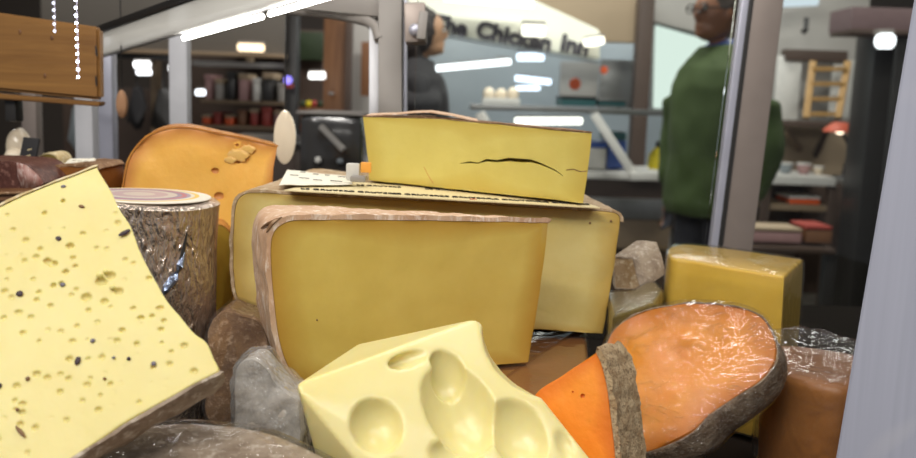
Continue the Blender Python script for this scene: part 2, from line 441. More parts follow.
# --- block with the printed strip (behind), full slab
pB = plane_at(240, 250, .672, 8)
def extB(px, q): return Vector((-.012 * (px.x - 430) / 190, .215 - .05 * (px.x - 240) / 380, 0))
sB = Slab([(233, 262), (234, 222), (238, 200), (250, 193), (330, 197), (440, 202), (540, 208), (608, 212), (618, 215), (620, 222), (612, 280), (603, 334, 1), (520, 328), (430, 320), (300, 312), (246, 306), (236, 292)], pB, extB, step=4, rings=16, rough=.0006)
tB = thing('gruyere_block', base(sB), 'long pale yellow hard cheese block with printed strip along its top, behind the pink-rinded one', 'cheese', SL)
sB.paste('cheese_paste', 'comte', tB, relief=.0012)
sB.rind('rind', 'r_tan', tB, (246, 306), (620, 222), th=.0025, lump=.0006)
TB = (sB.front[sB.near(330, 197)] + Vector((0, 0, .003)), (sB.front[sB.near(608, 212)] - sB.front[sB.near(250, 193)]).cross(BACK).normalized())
if TB[1].z < 0: TB = (TB[0], -TB[1])
def onB(x, y, h=.0): p = PL(x, y, TB); return p + TB[1] * h
xB = (onB(600, 209) - onB(260, 191)).normalized()
# printed band: yellow strip with lettering, slightly raised sheet following the top
def sheet(name, quad, th, mat, parent, pl=TB, lift=.0008, n=14, wav=.0003):
    a, b, c, d = [PL(x, y, pl) for x, y in quad]; vs, fs = [], []
    for lay in (0, th):
        for i in range(n + 1):
            for j in range(5):
                u, v = i / n, j / 4; q = (a * (1 - u) + b * u) * (1 - v) + (d * (1 - u) + c * u) * v
                vs.append(q + pl[1] * (lift + lay + noise.noise(q * 60) * wav))
    N = (n + 1) * 5
    for i in range(n):
        for j in range(4):
            k = i * 5 + j; fs.append((k, k + 1, k + 6, k + 5)); fs.append((N + k, N + k + 1, N + k + 6, N + k + 5))
    rim = [i * 5 for i in range(n + 1)] + [n * 5 + j for j in range(1, 5)] + [i * 5 + 4 for i in range(n - 1, -1, -1)] + [j for j in range(3, 0, -1)]
    for i in range(len(rim)): r0, r1 = rim[i], rim[(i + 1) % len(rim)]; fs.append((r0, r1, N + r1, N + r0))
    return link(name, mesh(vs, fs), mat, parent, 40)
M['band'] = plain('printed_band', srgb('dccb9c'), .6)
band = sheet('printed_band', [(284, 192.2), (600, 209.6), (588, 205), (330, 181)], .0008, 'band', tB)
for k, (x, y) in enumerate([(300, 191.6), (345, 194), (392, 196.4), (440, 199), (490, 201.8), (540, 204.6)]):
    o = onB(x, y, .0021); text('LE GRUYERE', .0072, 'ink', band, 'printed_lettering', frame(o, xB, onB(x + 4, y - 8) - onB(x, y)))
for k, (x, y) in enumerate([(356, 187.6), (425, 191.4)]):
    o = onB(x, y, .0021); text('LE GRUYERE', .0066, 'ink', band, 'printed_lettering', frame(o, xB, onB(x + 4, y - 8) - onB(x, y)))
M['redprint'] = plain('red_print', srgb('b04030'), .6)
for a, b in (((404, 187.6), (420, 188.4)), ((470, 201.5), (476, 201.5))):
    pA, pC = onB(*a), onB(*b); bar('red_print', pA + TB[1] * .0018, pC + TB[1] * .0018, .0016, .0005, 'redprint', band, 0)
# small brown dots on the face at the upper corner
for x, y in ((611, 221), (590, 223)):
    q = PL(x, y, (pB[0] + pB[1] * .0006, pB[1])); ball('brown_fleck', q, (.0010, .0006, .0009), 'r_brown', tB, 8)

# --- white paper slip lying on it
tP = sheet('paper_slip', [(279, 190), (352, 189), (352, 181), (287, 174)], .0004, 'paper', None, lift=.0034, wav=.0008)
tag(tP, 'white paper slip with black print lying on the printed cheese block', 'paper slip')
for i, (x, y, l) in enumerate([(290, 181, 8), (300, 178, 5), (299, 184, 10), (313, 180, 5), (325, 181, 4), (338, 182.6, 7), (313, 186, 9), (330, 187, 12)]):
    a = onB(x, y, .0052); b = onB(x + l, y + l * .08, .0052); bar('ink_mark', a, b, .0022, .0004, 'ink', tP, 0)
# --- price tag clip
tC = thing('price_clip', onB(357, 189), 'small clear clip with an orange card standing on the pale printed cheese block', 'price clip')
a = onB(357, 188.5, .0045)
M['clearplastic'] = plain('cloudy_plastic', srgb('c8c4bc'), .25, spec=.6)
M['orange_card'] = plain('orange_card', srgb('e8a040'), .5)
box('clip_body', a + Vector((-.004, .004, .0085)), (.011, .008, .014), 'clearplastic', tC)
box('clip_foot', a + Vector((.001, -.0005, .0035)), (.0125, .012, .005), 'grey_metal', tC)
box('card', a + Vector((.0065, .0025, .0125)), (.0085, .003, .0085), 'orange_card', tC)

# --- pink-rinded sector in the middle
pA = plane_at(275, 300, .553, 26)
def extA(px, q):
    u = max(0, min(1, (540 - px.x) / 262)); w = .063 * u ** .8
    return Vector((-.30, .954, 0)) * w + Vector((0, 0, -.001))
sA = Slab([(274, 300), (271, 262), (272, 238), (278, 227), (292, 221), (330, 220), (440, 221), (548, 223, 1), (540, 290), (528, 362, 1), (455, 369), (380, 377), (318, 381), (300, 379), (288, 366), (279, 338)], pA, extA, step=3.5, rings=20, grow=lambda t, px: .003 * math.sin(min(1, t * 1.25) * math.pi / 2) * max(0, min(1, (290 - px.x) / 14)), rough=.0003)
tA = thing('fontina_wedge', base(sA), 'golden semi-hard cheese wedge with pinkish tan rind, in the middle of the pile', 'cheese', SL)
sA.paste('cheese_paste', 'fontina', tA, relief=.0005)
sA.rind('rind', 'r_pink', tA, (318, 381), (548, 223), th=.0035, lump=.0011)
q = PL(317, 320, (pA[0] + pA[1] * .0002, pA[1])); ball('brown_fleck', q, (.0006, .0004, .0006), 'r_brown', tA, 8)
# pressed grooves in the top-left of the rind
for (x0, y0, x1, y1) in ((262, 228, 275, 219), (268, 233, 283, 222)):
    pts = []
    for k in range(6):
        u = k / 5; i = sA.near(284, 224); 
        x = x0 + (x1 - x0) * u; y = y0 + (y1 - y0) * u
        # on the bulging rim: nearest side vertex
        r = ray(x, y).normalized(); best = None
        for i in range(sA.n):
            for t in range(0, 14):
                w = sA.p(i, t / 20, .0042); d = (w - CAM) - r * (w - CAM).dot(r)
                if best is None or d.length + (w - CAM).length * .02 < best[0]: best = (d.length + (w - CAM).length * .02, w)
        pts.append(best[1] - (best[1] - CAM).normalized() * .0004)
    tube('rind_groove', pts, [.0004, .0009, .0011, .0011, .0008, .0003], 'r_brown', tA, 8)

# --- wedge with the crack, standing on the printed block
qa, qb = onB(369, 184, .0052), onB(584, 208, .0052)
hz = (qb - qa); hz.z = 0; nC = Vector((hz.y, -hz.x, 0)).normalized()
if nC.y > 0: nC = -nC
pC = (qa, nC)
sC = Slab([(363, 117, 1), (400, 118), (430, 118.5), (480, 123), (540, 128.5), (592, 133.5, 1), (588, 170), (583, 203.2, 1), (520, 196.2), (430, 186.6), (369, 180.4, 1), (368, 160)], pC, lambda px, q: Vector((-.004, .085 - .03 * (px.x - 363) / 229, 0)), step=4, rings=10, rough=.0004)
tC2 = thing('cantal_wedge', base(sC), 'yellow cheese wedge with a long dark crack across its face, on top of the pile', 'cheese', SL)
crk = [(460, 163.5), (470, 162.2), (478, 163.2), (486, 160.2), (497, 161.2), (508, 159.6), (520, 160.6), (530, 160.8), (538, 163), (548, 167), (556, 171), (563, 176)]
wid = [.4, 1.0, .7, 1.5, 1.5, 2.3, 2.5, 1.9, 1.5, 1.0, .9, .4]
vs, fs = [], []
for dd in (.004, -.013):
    for (x, y), w in zip(crk, wid):
        for sgn in (1, -1):
            ww = w if dd > 0 else w * .3
            vs.append(PL(x, y - sgn * ww, pC) + nC * dd)
n = len(crk)
for i in range(n - 1):
    a, b = 2 * i, 2 * i + 2; fs += [(a, b, b + 1, a + 1), (2 * n + a, 2 * n + b, 2 * n + b + 1, 2 * n + a + 1), (a, b, 2 * n + b, 2 * n + a), (a + 1, b + 1, 2 * n + b + 1, 2 * n + a + 1)]
fs += [(0, 1, 2 * n + 1, 2 * n), (2 * n - 2, 2 * n - 1, 4 * n - 1, 4 * n - 2)]
cutter = mesh(vs, fs)
sC.paste('cheese_paste', 'cantal', tC2, relief=.0008, cuts=cutter)
tube('hairline_crack', [PL(x, y, (pC[0] + nC * .0001, nC)) for x, y in ((566, 170), (573, 169), (580, 171.5), (587, 171))], .0003, 'r_brown', tC2, 6)
tube('hairline_crack', [PL(x, y, (pC[0] + nC * .0001, nC)) for x, y in ((424, 167), (428, 175), (433, 183))], .0003, 'r_gouda', tC2, 6)
sC.rind('rind', 'r_brown', tC2, (363, 117), (592, 133.5), th=.0012, lump=.0004)
# lifted flap of rind at the top
vs, fs = [], []
fl = [(366, 116, .0004), (395, 115, .0018), (415, 113.2, .003), (430, 112.8, .0036), (452, 116.3, .002), (478, 122, .0004)]
for lay in (0, .0008):
    for x, y, h in fl:
        b0 = PL(x, y, pC) + Vector((0, .003, 0)); vs += [b0 + Vector((0, 0, lay)), b0 + Vector((0, .045, .001 + lay))]
m = len(fl)
for i in range(m - 1):
    a = 2 * i; fs += [(a, a + 1, a + 3, a + 2), (2 * m + a, 2 * m + a + 1, 2 * m + a + 3, 2 * m + a + 2), (a, a + 2, 2 * m + a + 2, 2 * m + a), (a + 1, a + 3, 2 * m + a + 3, 2 * m + a + 1)]
fs += [(0, 1, 2 * m + 1, 2 * m), (2 * m - 2, 2 * m - 1, 4 * m - 1, 4 * m - 2)]
link('rind_flap', mesh(vs, fs), 'r_pink', tC2)

# --- cream wedge with dark flecks, leaning at the front
pW = plane_at(218, 372, .405, 0, 34)
def extW(px, q): return (-pW[1] * .036 + Vector((-.016, 0, 0))) * max(.22, min(1, 1 - (px.y - 425) / 50))
sW = Slab([(97, 167, 1), (104, 180), (112, 192), (121, 210), (132, 228), (140, 250), (152, 274), (166, 298), (182, 318), (196, 334), (207, 343), (213, 356), (219, 371, 1), (170, 397), (120, 427), (62, 463, 1), (-70, 474, 1), (-72, 400, 1), (-40, 232, 1), (0, 207), (44, 187)], pW, extW, step=3.2, rings=12, rough=.0004,
          grow=lambda t, px: .004 * math.sin(t * math.pi) * (1 if px.y > 365 else 0))
tW = thing('flecked_cheese_wedge', base(sW), 'big cream cheese wedge with dark flecks and tiny holes, leaning back above the wrapped wheel', 'cheese', SL)
cuts = []; basis = Matrix((Vector((1, 0, 0)), pW[1].cross(Vector((1, 0, 0))), pW[1])).transposed()
rnd = random.Random(3)
poly = [(97, 176), (128, 232), (160, 296), (208, 360), (205, 366), (90, 436), (20, 470), (-10, 450), (-10, 220), (40, 196)]
def inside(x, y):
    r = False
    for i in range(len(poly)):
        (a, b), (c, d) = poly[i - 1], poly[i]
        if (b > y) != (d > y) and x < (c - a) * (y - b) / (d - b) + a: r = not r
    return r
spots = [(53, 264, 5, 3), (47, 261, 4, 3), (73, 258, 3, 2), (70, 246, 4, 3), (101, 281, 6, 4), (110, 275, 5, 4), (118, 291, 5, 3.5), (86, 297, 5, 4), (104, 301, 4, 3), (117, 222, 3, 3), (106, 230, 3, 2), (149, 278, 3.5, 2.5), (18, 312, 4, 2.5), (4, 291, 3, 2.5), (141, 318, 4, 2.5), (160, 308, 4, 2.5), (152, 316, 3, 2), (122, 330, 3, 2.5), (110, 340, 3, 2), (60, 331, 3, 2), (97, 322, 3, 2)]
while len(spots) < 120:
    x, y = rnd.uniform(-5, 215), rnd.uniform(180, 455)
    if inside(x, y) and all((x - s[0])**2 + (y - s[1])**2 > 40 for s in spots): 
        r = rnd.uniform(1.4, 2.8); spots.append((x, y, r * rnd.uniform(1, 1.5), r))
for x, y, rx, ry in spots:
    q = PL(x, y, pW); D = (q - CAM).length / F
    cuts.append((q - pW[1] * .0003, (rx * D, ry * D, max(.0013, min(rx, ry) * D * 1.2)), basis))
sW.paste('cheese_paste', 'pepper', tW, relief=.0010, cuts=blobs(cuts), sharp=0, remesh_to=.00062)
sW.rind('rind', 'r_grey', tW, (218, 371), (62, 463), th=.0018, lump=.0009)
sW.rind('top_rind', 'r_pale', tW, (0, 207), (97, 167), th=.0012, lump=.0005)
M['fleck'] = plain('dark_fleck', srgb('3a2a30'), .6); M['fleck2'] = plain('grey_fleck', srgb('6e6870'), .6); M['fleck3'] = plain('brown_fleck', srgb('7a5a38'), .6)
for x, y, rx, ry, a, mt in [(20, 294, 3.2, 2.8, 0, 'fleck'), (78, 361, 2.6, 4.2, 5, 'fleck'), (59, 239, 3, 2.2, 20, 'fleck'), (125, 233, 6, 2.2, -35, 'fleck'), (93, 341, 2.2, 2, 0, 'fleck2'), (28, 379, 2, 2, 0, 'fleck3'), (129, 359, 2, 1.8, 0, 'fleck'), (154, 364, 2.6, 2.2, 0, 'fleck2'), (63, 285, 2.6, 2, 0, 'fleck2'),
                            (21, 432, 7.5, 1.8, 42, 'fleck3'), (82, 207, 3, 1.6, 10, 'fleck3'), (114, 358, 1.6, 1.4, 0, 'fleck2'), (105, 379, 1.6, 1.4, 0, 'fleck3'), (18, 410, 1.8, 1.6, 0, 'fleck3'), (0, 386, 2, 2.6, 0, 'fleck'), (64, 187, 2.5, 1.6, 0, 'fleck2')]:
    q = PL(x, y, pW); D = (q - CAM).length / F; rr = basis @ Matrix.Rotation(R_(-a), 3, 'Z')
    g = bmesh.new(); bmesh.ops.create_icosphere(g, subdivisions=2, radius=1)
    for v in g.verts: v.co *= 1 + .25 * noise.noise(v.co * 2 + q * 50)
    bmesh.ops.transform(g, matrix=Matrix.Translation(q + pW[1] * .0006) @ rr.to_4x4() @ Matrix.Diagonal((rx * D, ry * D, .0006, 1)), verts=g.verts)
    link('herb_fleck', from_bm(g), mt, tW)
# crumbs torn from the paste
for x, y, r in ((100, 276, 3.4), (106, 272, 2.6), (113, 288, 3)):
    q = PL(x, y, pW); ball('torn_crumb', q + pW[1] * .0008, (r * .00045, .001, r * .0004), 'pepper', tW, 10, .4)

# --- holed cheese at the front
hp = [(296, 384, .448), (300, 393, .445), (357, 344, .525), (474, 319, .505), (481, 322, .508), (545, 403, .482), (606, 478, .468), (372, 540, .475), (560, 560, .44), (440, 560, .43)]
pts = [P(*h) for h in hp]
pts += [Vector((P(357, 345, .55).x, P(357, 345, .55).y, DECK + .002)), Vector((P(550, 430, .505).x, P(550, 430, .505).y, DECK + .002)), Vector((P(400, 345, .57).x, P(400, 345, .57).y, DECK + .03))]
pts += [Vector((P(352, 480, .478).x, P(352, 480, .478).y, DECK + .002)), Vector((P(590, 470, .47).x, P(590, 470, .47).y, DECK + .002)), Vector((P(450, 480, .445).x, P(450, 480, .445).y, DECK + .002))]
em = hull(pts)
def hole(x, y, D, rx, ry, rd, rz=0, lift=0):
    c = P(x, y, D); k = D / F; r = ROT @ Matrix.Rotation(R_(rz), 3, 'Z')
    return (c, (rx * k, ry * k, rd * k), r)
def hit(me, x, y):
    from mathutils.bvhtree import BVHTree
    b = bmesh.new(); b.from_mesh(me); t = BVHTree.FromBMesh(b); b.free()
    h = t.ray_cast(CAM, ray(x, y).normalized())
    return (h[0] - CAM).dot(ROT @ Vector((0, 0, -1))) if h[0] else .47
def hh_(x, y): return hit(em, x, y)
holes = [hole(378, 423, hh_(378, 423) - .004, 28, 31, 30, 20), hole(461, 394, hh_(461, 394) - .008, 40, 66, 40, 14), hole(446, 375, hh_(446, 375) + .0065, 19, 28, 13, 8), hole(521, 424, hh_(521, 424) - .008, 33, 46, 34, 16), hole(464, 458, hh_(464, 458) - .007, 38, 18, 28, -14),
         hole(566, 440, hh_(566, 440) - .008, 12, 24, 22, 20), hole(560, 331, .49, 79, 68, 150), hole(415, 357, hh_(415, 358) - .002, 36, 8, 14, 20), hole(386, 336.5, .52, 3, 2, 6)]
em = boolean(em, blobs(holes)); em = remesh(em, .001, 18)
tE = link('holed_cheese_wedge', em, 'emmental', None, sharp=0)
tag(tE, 'pale ivory cheese wedge with large smooth holes, at the front of the pile', 'cheese', SL)

# --- orange wedge with crusty rind
pM = plane_at(597, 400, .495, -30, 14)
sM = Slab([(596, 353, 1), (602, 366), (607, 390), (611, 420), (615, 460), (618, 490, 1), (590, 500, 1), (538, 424, 1), (535, 396), (565, 374)], pM, lambda px, q: Vector((.019, .030, -.004)) * (1 if px.x > 560 else .6), step=3, rings=10, rough=.0004)
tM = thing('orange_crusted_wedge', base(sM), 'bright orange hard cheese wedge with a thick crumbly rind, beside the holed cheese', 'cheese', SL)
sM.paste('cheese_paste', 'mimo', tM, relief=.0016, cuts=blobs([(PL(x, y, pM), (r * .0005,) * 3, None) for x, y, r in ((583, 396, 3), (573, 392, 1.6), (590, 421, 1.6), (560, 410, 1.2))]))
sM.rind('rind', 'r_crust', tM, (596, 353), (618, 490), th=.0034, lump=.0016, fs_=170)

# --- half ball of orange cheese in cling film
pH = plane_cam(682, 372, .585, (-.50, .44, .75))
def growH(t, px): return -.016 * t ** 2.4 + .0105 * math.sin(min(1, t * 1.6) * math.pi / 2) * max(0, min(1, (px.y - 335) / 60)) * max(0, min(1, (px.x - 600) / 60))
sH = Slab([(605, 362), (606, 345), (617, 327), (640, 313), (676, 305), (712, 304), (744, 309), (764, 320), (775, 343), (774, 362), (760, 380), (735, 396), (708, 415), (692, 431), (668, 444), (640, 452), (610, 452), (596, 430), (597, 390)], pH, lambda px, q: -pH[1] * .048, step=4, rings=16, grow=growH, rough=.0004)
tH = thing('wrapped_orange_half', base(sH), 'half ball of orange cheese under shiny cling film, with rough grey-brown rind', 'cheese', SL)
sH.paste('cheese_paste', 'mimo2', tH, relief=.002)
sH.rind('rind', 'r_half', tH, (605, 362), (605, 362), th=.0012, lump=.0007, fs_=130, proud=-.0004)
sH.film('cling_film', 'film_half', tH, over=.0026, off=.0022, wr=.00025, fr=70)

# --- yellow wrapped block behind on the far side
me = prism('b', [(671, 258), (668, 250), (674, 245.5), (690, 244.5), (745, 251), (803, 259.5, 1), (784, 276.5, 1), (735, 269), (690, 261)], 1.076, 1.072 - DECK, None, taper=.03)
tY = thing('wrapped_yellow_block', Vector((P(735, 300, .75).x, .75, .98)), 'yellow cheese block with a rounded end in clear film, by the slanted metal post', 'cheese', SL)
film_me = shell(me, .0016, .001, 70)
link('cheese_paste', me, 'butter', tY); link('cling_film', film_me, 'film_soft', tY, 60)

# --- greyish rind end and the olive wrapped piece below it
me = prism('b', [(609, 292, 1), (634, 290, 1), (652, 281), (663, 291, 1), (655, 303, 1), (613, 317, 1)], 1.048, 1.044 - DECK, None, taper=.02)
tO = thing('wrapped_olive_wedge', Vector((P(630, 320, .72).x, .72, .96)), 'dull olive-yellow wrapped cheese wedge between the long block and the orange half', 'cheese', SL)
fm = shell(me, .0015, .0014, 80); link('cheese_paste', me, 'olive', tO); link('cling_film', fm, 'film', tO, 60)
pS = plane_at(630, 268, .80, -34, 12)
sS = Slab([(613, 258, 1), (632, 259, 1), (640, 289, 1), (616, 288, 1)], pS, Vector((.024, .016, .0125)), step=3, rings=10, rough=.0007)
tS = thing('rind_end', base(sS), 'small greyish rind-covered cheese end lying on the olive wrapped wedge', 'cheese', SL)
sS.paste('cheese_paste', 'r_tan', tS, relief=.001); sS.rind('rind', 'r_stone', tS, (613, 258), (613, 258), th=.0016, lump=.001)

# --- brown wrapped piece at the far right, next to the end panel
me = prism('b', [(768, 350), (772, 344), (800, 345), (848, 352), (868, 357, 1), (880, 385, 1), (840, 385), (790, 374), (770, 364)], 1.03, 1.022 - DECK, None, taper=.06, bev=.006)
tR = thing('wrapped_amber_piece', Vector((P(815, 400, .64).x, .64, DECK)), 'amber-brown cheese piece in crumpled film beside the white end panel', 'cheese', SL)
bmq = bmesh.new(); bmq.from_mesh(me); zt = max(v.co.z for v in bmq.verts)
fm = shell(me, .003, .004, 60)
for v in fm.vertices:  # the film stands up loosely above the piece
    if v.co.z > zt - .004: v.co.z += .012 * max(0, (v.co.y - .60)) / .06 + noise.noise(v.co * 70) * .005
link('cheese_paste', me, 'amber', tR); link('cling_film', fm, 'film', tR, 30)

# --- lower layer carrying the blocks
me = prism('b', [(470, 336, 1), (586, 330, 1), (590, 372, 1), (556, 402), (470, 398, 1)], 1.016, 1.012 - DECK, None, taper=.03, bev=.004)
tL = thing('wrapped_ochre_block', Vector((P(540, 380, .64).x, .64, DECK)), 'ochre wrapped cheese lying under the right ends of the two big blocks', 'cheese', SL)
fm = shell(me, .0012, .0012, 70); link('cheese_paste', me, 'amber', tL); link('cling_film', fm, 'film_soft', tL, 60)
pK = plane_at(268, 390, .515, 6, 8)
sK = Slab([(236, 384), (238, 370), (246, 361), (256, 361), (266, 370), (275, 382), (287, 393), (296, 399), (299, 408), (300, 440), (296, 470), (238, 470), (235, 430)], pK, Vector((0, .032, -.002)), step=3.5, rings=10, rough=.0015, grow=lambda t: .001 * math.sin(t * math.pi))
tK = thing('wrapped_grey_piece', base(sK), 'greyish white cheese lump in cloudy crinkled film below the pink-rinded wedge', 'cheese', SL)
sK.paste('cheese_paste', 'r_white', tK, relief=.004); sK.film('cling_film', 'film_milky', tK, off=.0022, wr=.0026, fr=130, over=.002)
pN = plane_at(228, 340, .64, 0, 10)
sN = Slab([(209, 360), (208, 335), (214, 318), (226, 311), (240, 316), (254, 320), (264, 330), (268, 350), (266, 420), (210, 420)], pN, Vector((0, .05, .0)), step=4, rings=8, rough=.0012)
tN = thing('wrapped_brown_rind_piece', base(sN), 'brown-rinded wrapped cheese between the foil cheese and the cloudy wrapped lump', 'cheese', SL)
sN.paste('cheese_paste', 'r_brown', tN, relief=.004); sN.film('cling_film', 'film', tN, off=.0018, wr=.0015, fr=80, over=.002)
# --- wrapped wheel at the bottom
wc = Vector((-.127, .343, .966)); r = .114
prof = [(.0005, .0500), (.04, .0500), (.07, .0497), (.095, .049), (.106, .0465), (r - .001, .039), (r + .001, .026), (r, .010), (r - .006, 0), (.0005, 0)]
dense = []
for i in range(len(prof) - 1):
    for k in range(5): u = k / 5; dense.append((prof[i][0] * (1 - u) + prof[i + 1][0] * u, prof[i][1] * (1 - u) + prof[i + 1][1] * u))
dense.append(prof[-1])
tD = thing('wrapped_wheel_cheese', wc, 'whole greyish brown cheese wheel in clear film, lowest at the very front', 'cheese', SL)
RW = Matrix.Rotation(R_(12), 3, 'X')
lathe('rind', wc, dense, 'r_grey', tD, 90, RW, jitter=.0014)
lathe('cling_film', wc + Vector((0, 0, -.0005)), [(a + .0022, b + (.0022 if b > .02 else .0008)) for a, b in dense], 'film', tD, 90, RW, jitter=.0018)

# --- foil-wrapped drum
fc = P(139.5, 203, .66); ftop = fc.z; fc = Vector((fc.x, fc.y, DECK + .004)); hh = ftop - DECK
ro = Matrix.Rotation(R_(1.8), 3, 'Y')
tF = thing('foil_wrapped_drum', fc, 'round cheese in crumpled silver foil with a printed paper disc on top', 'cheese', SL)
rf = .0535
pr = [(.001, 0), (rf - .003, 0)] + [(rf - .002 + .0005 * math.sin(k * .7), hh * (k + .2) / 30.4) for k in range(30)] + [(rf - .0008, hh - .002), (rf - .003, hh), (rf - .008, hh + .0006), (.001, hh + .001)]
lathe('foil', fc, pr, 'foil', tF, 110, ro, jitter=.0016)
def disc_mat():
    m, nt, o = newmat('printed_disc'); t = nd(nt, 'ShaderNodeTexCoord'); g = nd(nt, 'ShaderNodeVectorMath', operation='LENGTH'); mp = nd(nt, 'ShaderNodeMapping'); mp.inputs['Scale'].default_value = (1, 1, 0)
    nt.links.new(t.outputs['Object'], mp.inputs[0]); nt.links.new(mp.outputs[0], g.inputs[0])
    r = nd(nt, 'ShaderNodeValToRGB'); nt.links.new(nd(nt, 'ShaderNodeMath', operation='MULTIPLY', i_Value=g.outputs['Value']).outputs[0], r.inputs[0])
    r.inputs[0].links[0].from_node.inputs[1].default_value = 18
    cr = r.color_ramp; cr.interpolation = 'CONSTANT'
    stops = [(0, 'c8b8a8'), (.2, 'b89a98'), (.36, 'c8bcac'), (.48, '8c7c90'), (.54, 'b46a70'), (.60, '9a8aa0'), (.65, 'd8d0c0'), (.70, 'e0bc50'), (.76, 'e2dccc')]
    cr.elements[0].color = col(srgb(stops[0][1])); cr.elements[1].position = stops[1][0]; cr.elements[1].color = col(srgb(stops[1][1]))
    for p, c in stops[2:]: e = cr.elements.new(p); e.color = col(srgb(c))
    principled(nt, o, **{'Base Color': r.outputs[0], 'Roughness': .45}); return m
M['disc'] = disc_mat()
lathe('paper_disc', fc + ro @ Vector((0, 0, hh + .0016)), [(.0005, 0), (.045, -.0004), (.0455, .0002), (.045, .0008), (.0005, .0012)], 'disc', tF, 60, ro)
# the tear in the foil: a dark slit with a bluish fold beside it
def on_drum(x, y, lift):
    d = ray(x, y); a = d.x**2 + d.y**2; ox, oy = CAM.x - fc.x, CAM.y - fc.y
    b = 2 * (d.x * ox + d.y * oy); c = ox * ox + oy * oy - (rf + lift)**2; disc = max(0, b * b - 4 * a * c); return CAM + d * ((-b - math.sqrt(disc)) / (2 * a))
tube('foil_tear', [on_drum(x, y, .0006) for x, y in ((189, 213), (187, 225), (185, 240), (182, 255), (178, 270), (172, 284))], [.0006, .0012, .0013, .0017, .0016, .0005], 'dark', tF, 8)
tube('folded_foil_edge', [on_drum(x, y, .001) for x, y in ((184, 252), (180, 266), (174, 278), (167, 287), (163, 296))], [.001, .0028, .0034, .003, .001], 'foil_blue', tF, 8)

M['flake'] = cheese('torn_gouda', srgb('f0bc68'), srgb('e8b050'), bs=.5)
# --- orange gouda wedge behind the drum
pG = plane_at(200, 200, .80, 4, 2)
sG = Slab([(124, 215), (124, 190), (127, 170), (134, 152), (147, 138), (160, 131.5), (176, 128.5), (192, 129), (235, 138), (277, 147, 1), (273, 175), (266, 240), (258, 330, 1), (126, 330, 1)], pG, lambda px, q: Vector((-.02, .07, 0)), step=4, rings=10, rough=.0006)
tG = thing('orange_gouda_wedge', base(sG), 'deep orange aged cheese wedge with two small holes, standing behind the foil drum', 'cheese', SL)
sG.paste('cheese_paste', 'gouda', tG, relief=.0022, cuts=blobs([(PL(x, y, pG), (r * .0009, .003, r * .0007), None) for x, y, r in ((215, 171, 4.4), (219, 196, 5.4), (237, 145, 2), (246, 152, 6), (238, 162, 3))]))
sG.rind('rind', 'r_gouda', tG, (126, 330), (277, 147), th=.0018, lump=.0005)
for x, y, r in ((238, 155, 9), (248, 149, 6), (230, 160, 5)):
    q = PL(x, y, pG); ball('torn_flake', q, (r * .0010, .00025, r * .0006), 'flake', tG, 16, .5)
# --- pale yellow piece peeping out between drum and blocks
pQ = plane_at(220, 260, .735, 0, 0)
sQ = Slab([(196, 300), (200, 240), (212, 227), (222, 226), (230, 234), (234, 250), (234, 290), (230, 305), (226, 390, 1), (200, 390, 1)], pQ, Vector((-.01, .035, 0)), step=3, rings=8, rough=.0004)
tQ = thing('yellow_cheese_piece', base(sQ), 'slim yellow cheese piece standing between the foil drum and the printed block', 'cheese', SL)
sQ.paste('cheese_paste', 'butter', tQ); sQ.rind('rind', 'r_gouda', tQ, (212, 227), (230, 305), th=.0012, lump=.0003)
# ================================================================== the display case
tV = thing('display_case', Vector((0, .75, 0)), 'glass-sided cheese display case with grey metal posts and a white end panel', 'display case')
box('deck', (.06, .74, DECK - .012), (1.5, .98, .02), 'deck', tV)
box('plinth', (.06, .76, (DECK - .022) / 2), (1.46, .9, DECK - .024), 'grey_metal', tV)
def brushed():
    m, nt, o = newmat('end_panel_white'); v = coords(nt, (140, 140, 3)); n = noise_t(nt, v, 2, 3)
    v2 = coords(nt, (1, 1, 1)); n2 = noise_t(nt, v2, 9, 3, .5, .6)
    c = mixc(nt, n, srgb('a4a6b4'), srgb('b4b6c4')); c = mixc(nt, ramp(nt, n2, .56, .66), c, srgb('bcbcc4'))
    principled(nt, o, **{'Base Color': c, 'Roughness': .38, 'Specular IOR Level': .5, 'Normal': bump(nt, n, .06, .0005)}); return m
M['endpanel'] = brushed()
# white end panel, leaning a little, close to the lens
pE = plane_at(870, 230, .50, -24)
vs = [PL(x, y, pE) for x, y in ((919, -40), (1120, -40), (1120, 560), (817, 560))]
bk = Vector((.03, .022, 0)); me = mesh(vs + [v + bk for v in vs], [(0, 1, 2, 3), (4, 5, 6, 7), (0, 1, 5, 4), (1, 2, 6, 5), (2, 3, 7, 6), (3, 0, 4, 7)])
bm = bmesh.new(); bm.from_mesh(me); bmesh.ops.bevel(bm, geom=bm.edges[:], offset=.002, segments=3, affect='EDGES'); bm.to_mesh(me); bm.free()
link('end_panel', me, 'endpanel', tV)
# slanted post on the far side
def post(name, x0, y0, x1, y1, D, w, d, mat, foot=True):
    a, b = P(x0, y0, D), P(x1, y1, D); t = (b - a) / (b.z - a.z)
    top = a + t * (1.62 - a.z); bot = a + t * (DECK - .002 - a.z)
    return bar(name, bot, top, w, d, mat, tV, .002, Vector((0, 1, 0))), bot, top
po, pb, pt = post('metal_post', 762, 0, 731, 245, 1.02, .040, .03, 'alu')
bar('post_edge_strip', pb + Vector((-.0235, -.012, 0)), pt + Vector((-.0235, -.012, 0)), .009, .012, 'alu_edge', po, .001, Vector((0, 1, 0)))
bar('post_edge_strip', pb + Vector((-.0175, -.0165, 0)), pt + Vector((-.0175, -.0165, 0)), .006, .003, 'dark', po, .0005, Vector((0, 1, 0)))
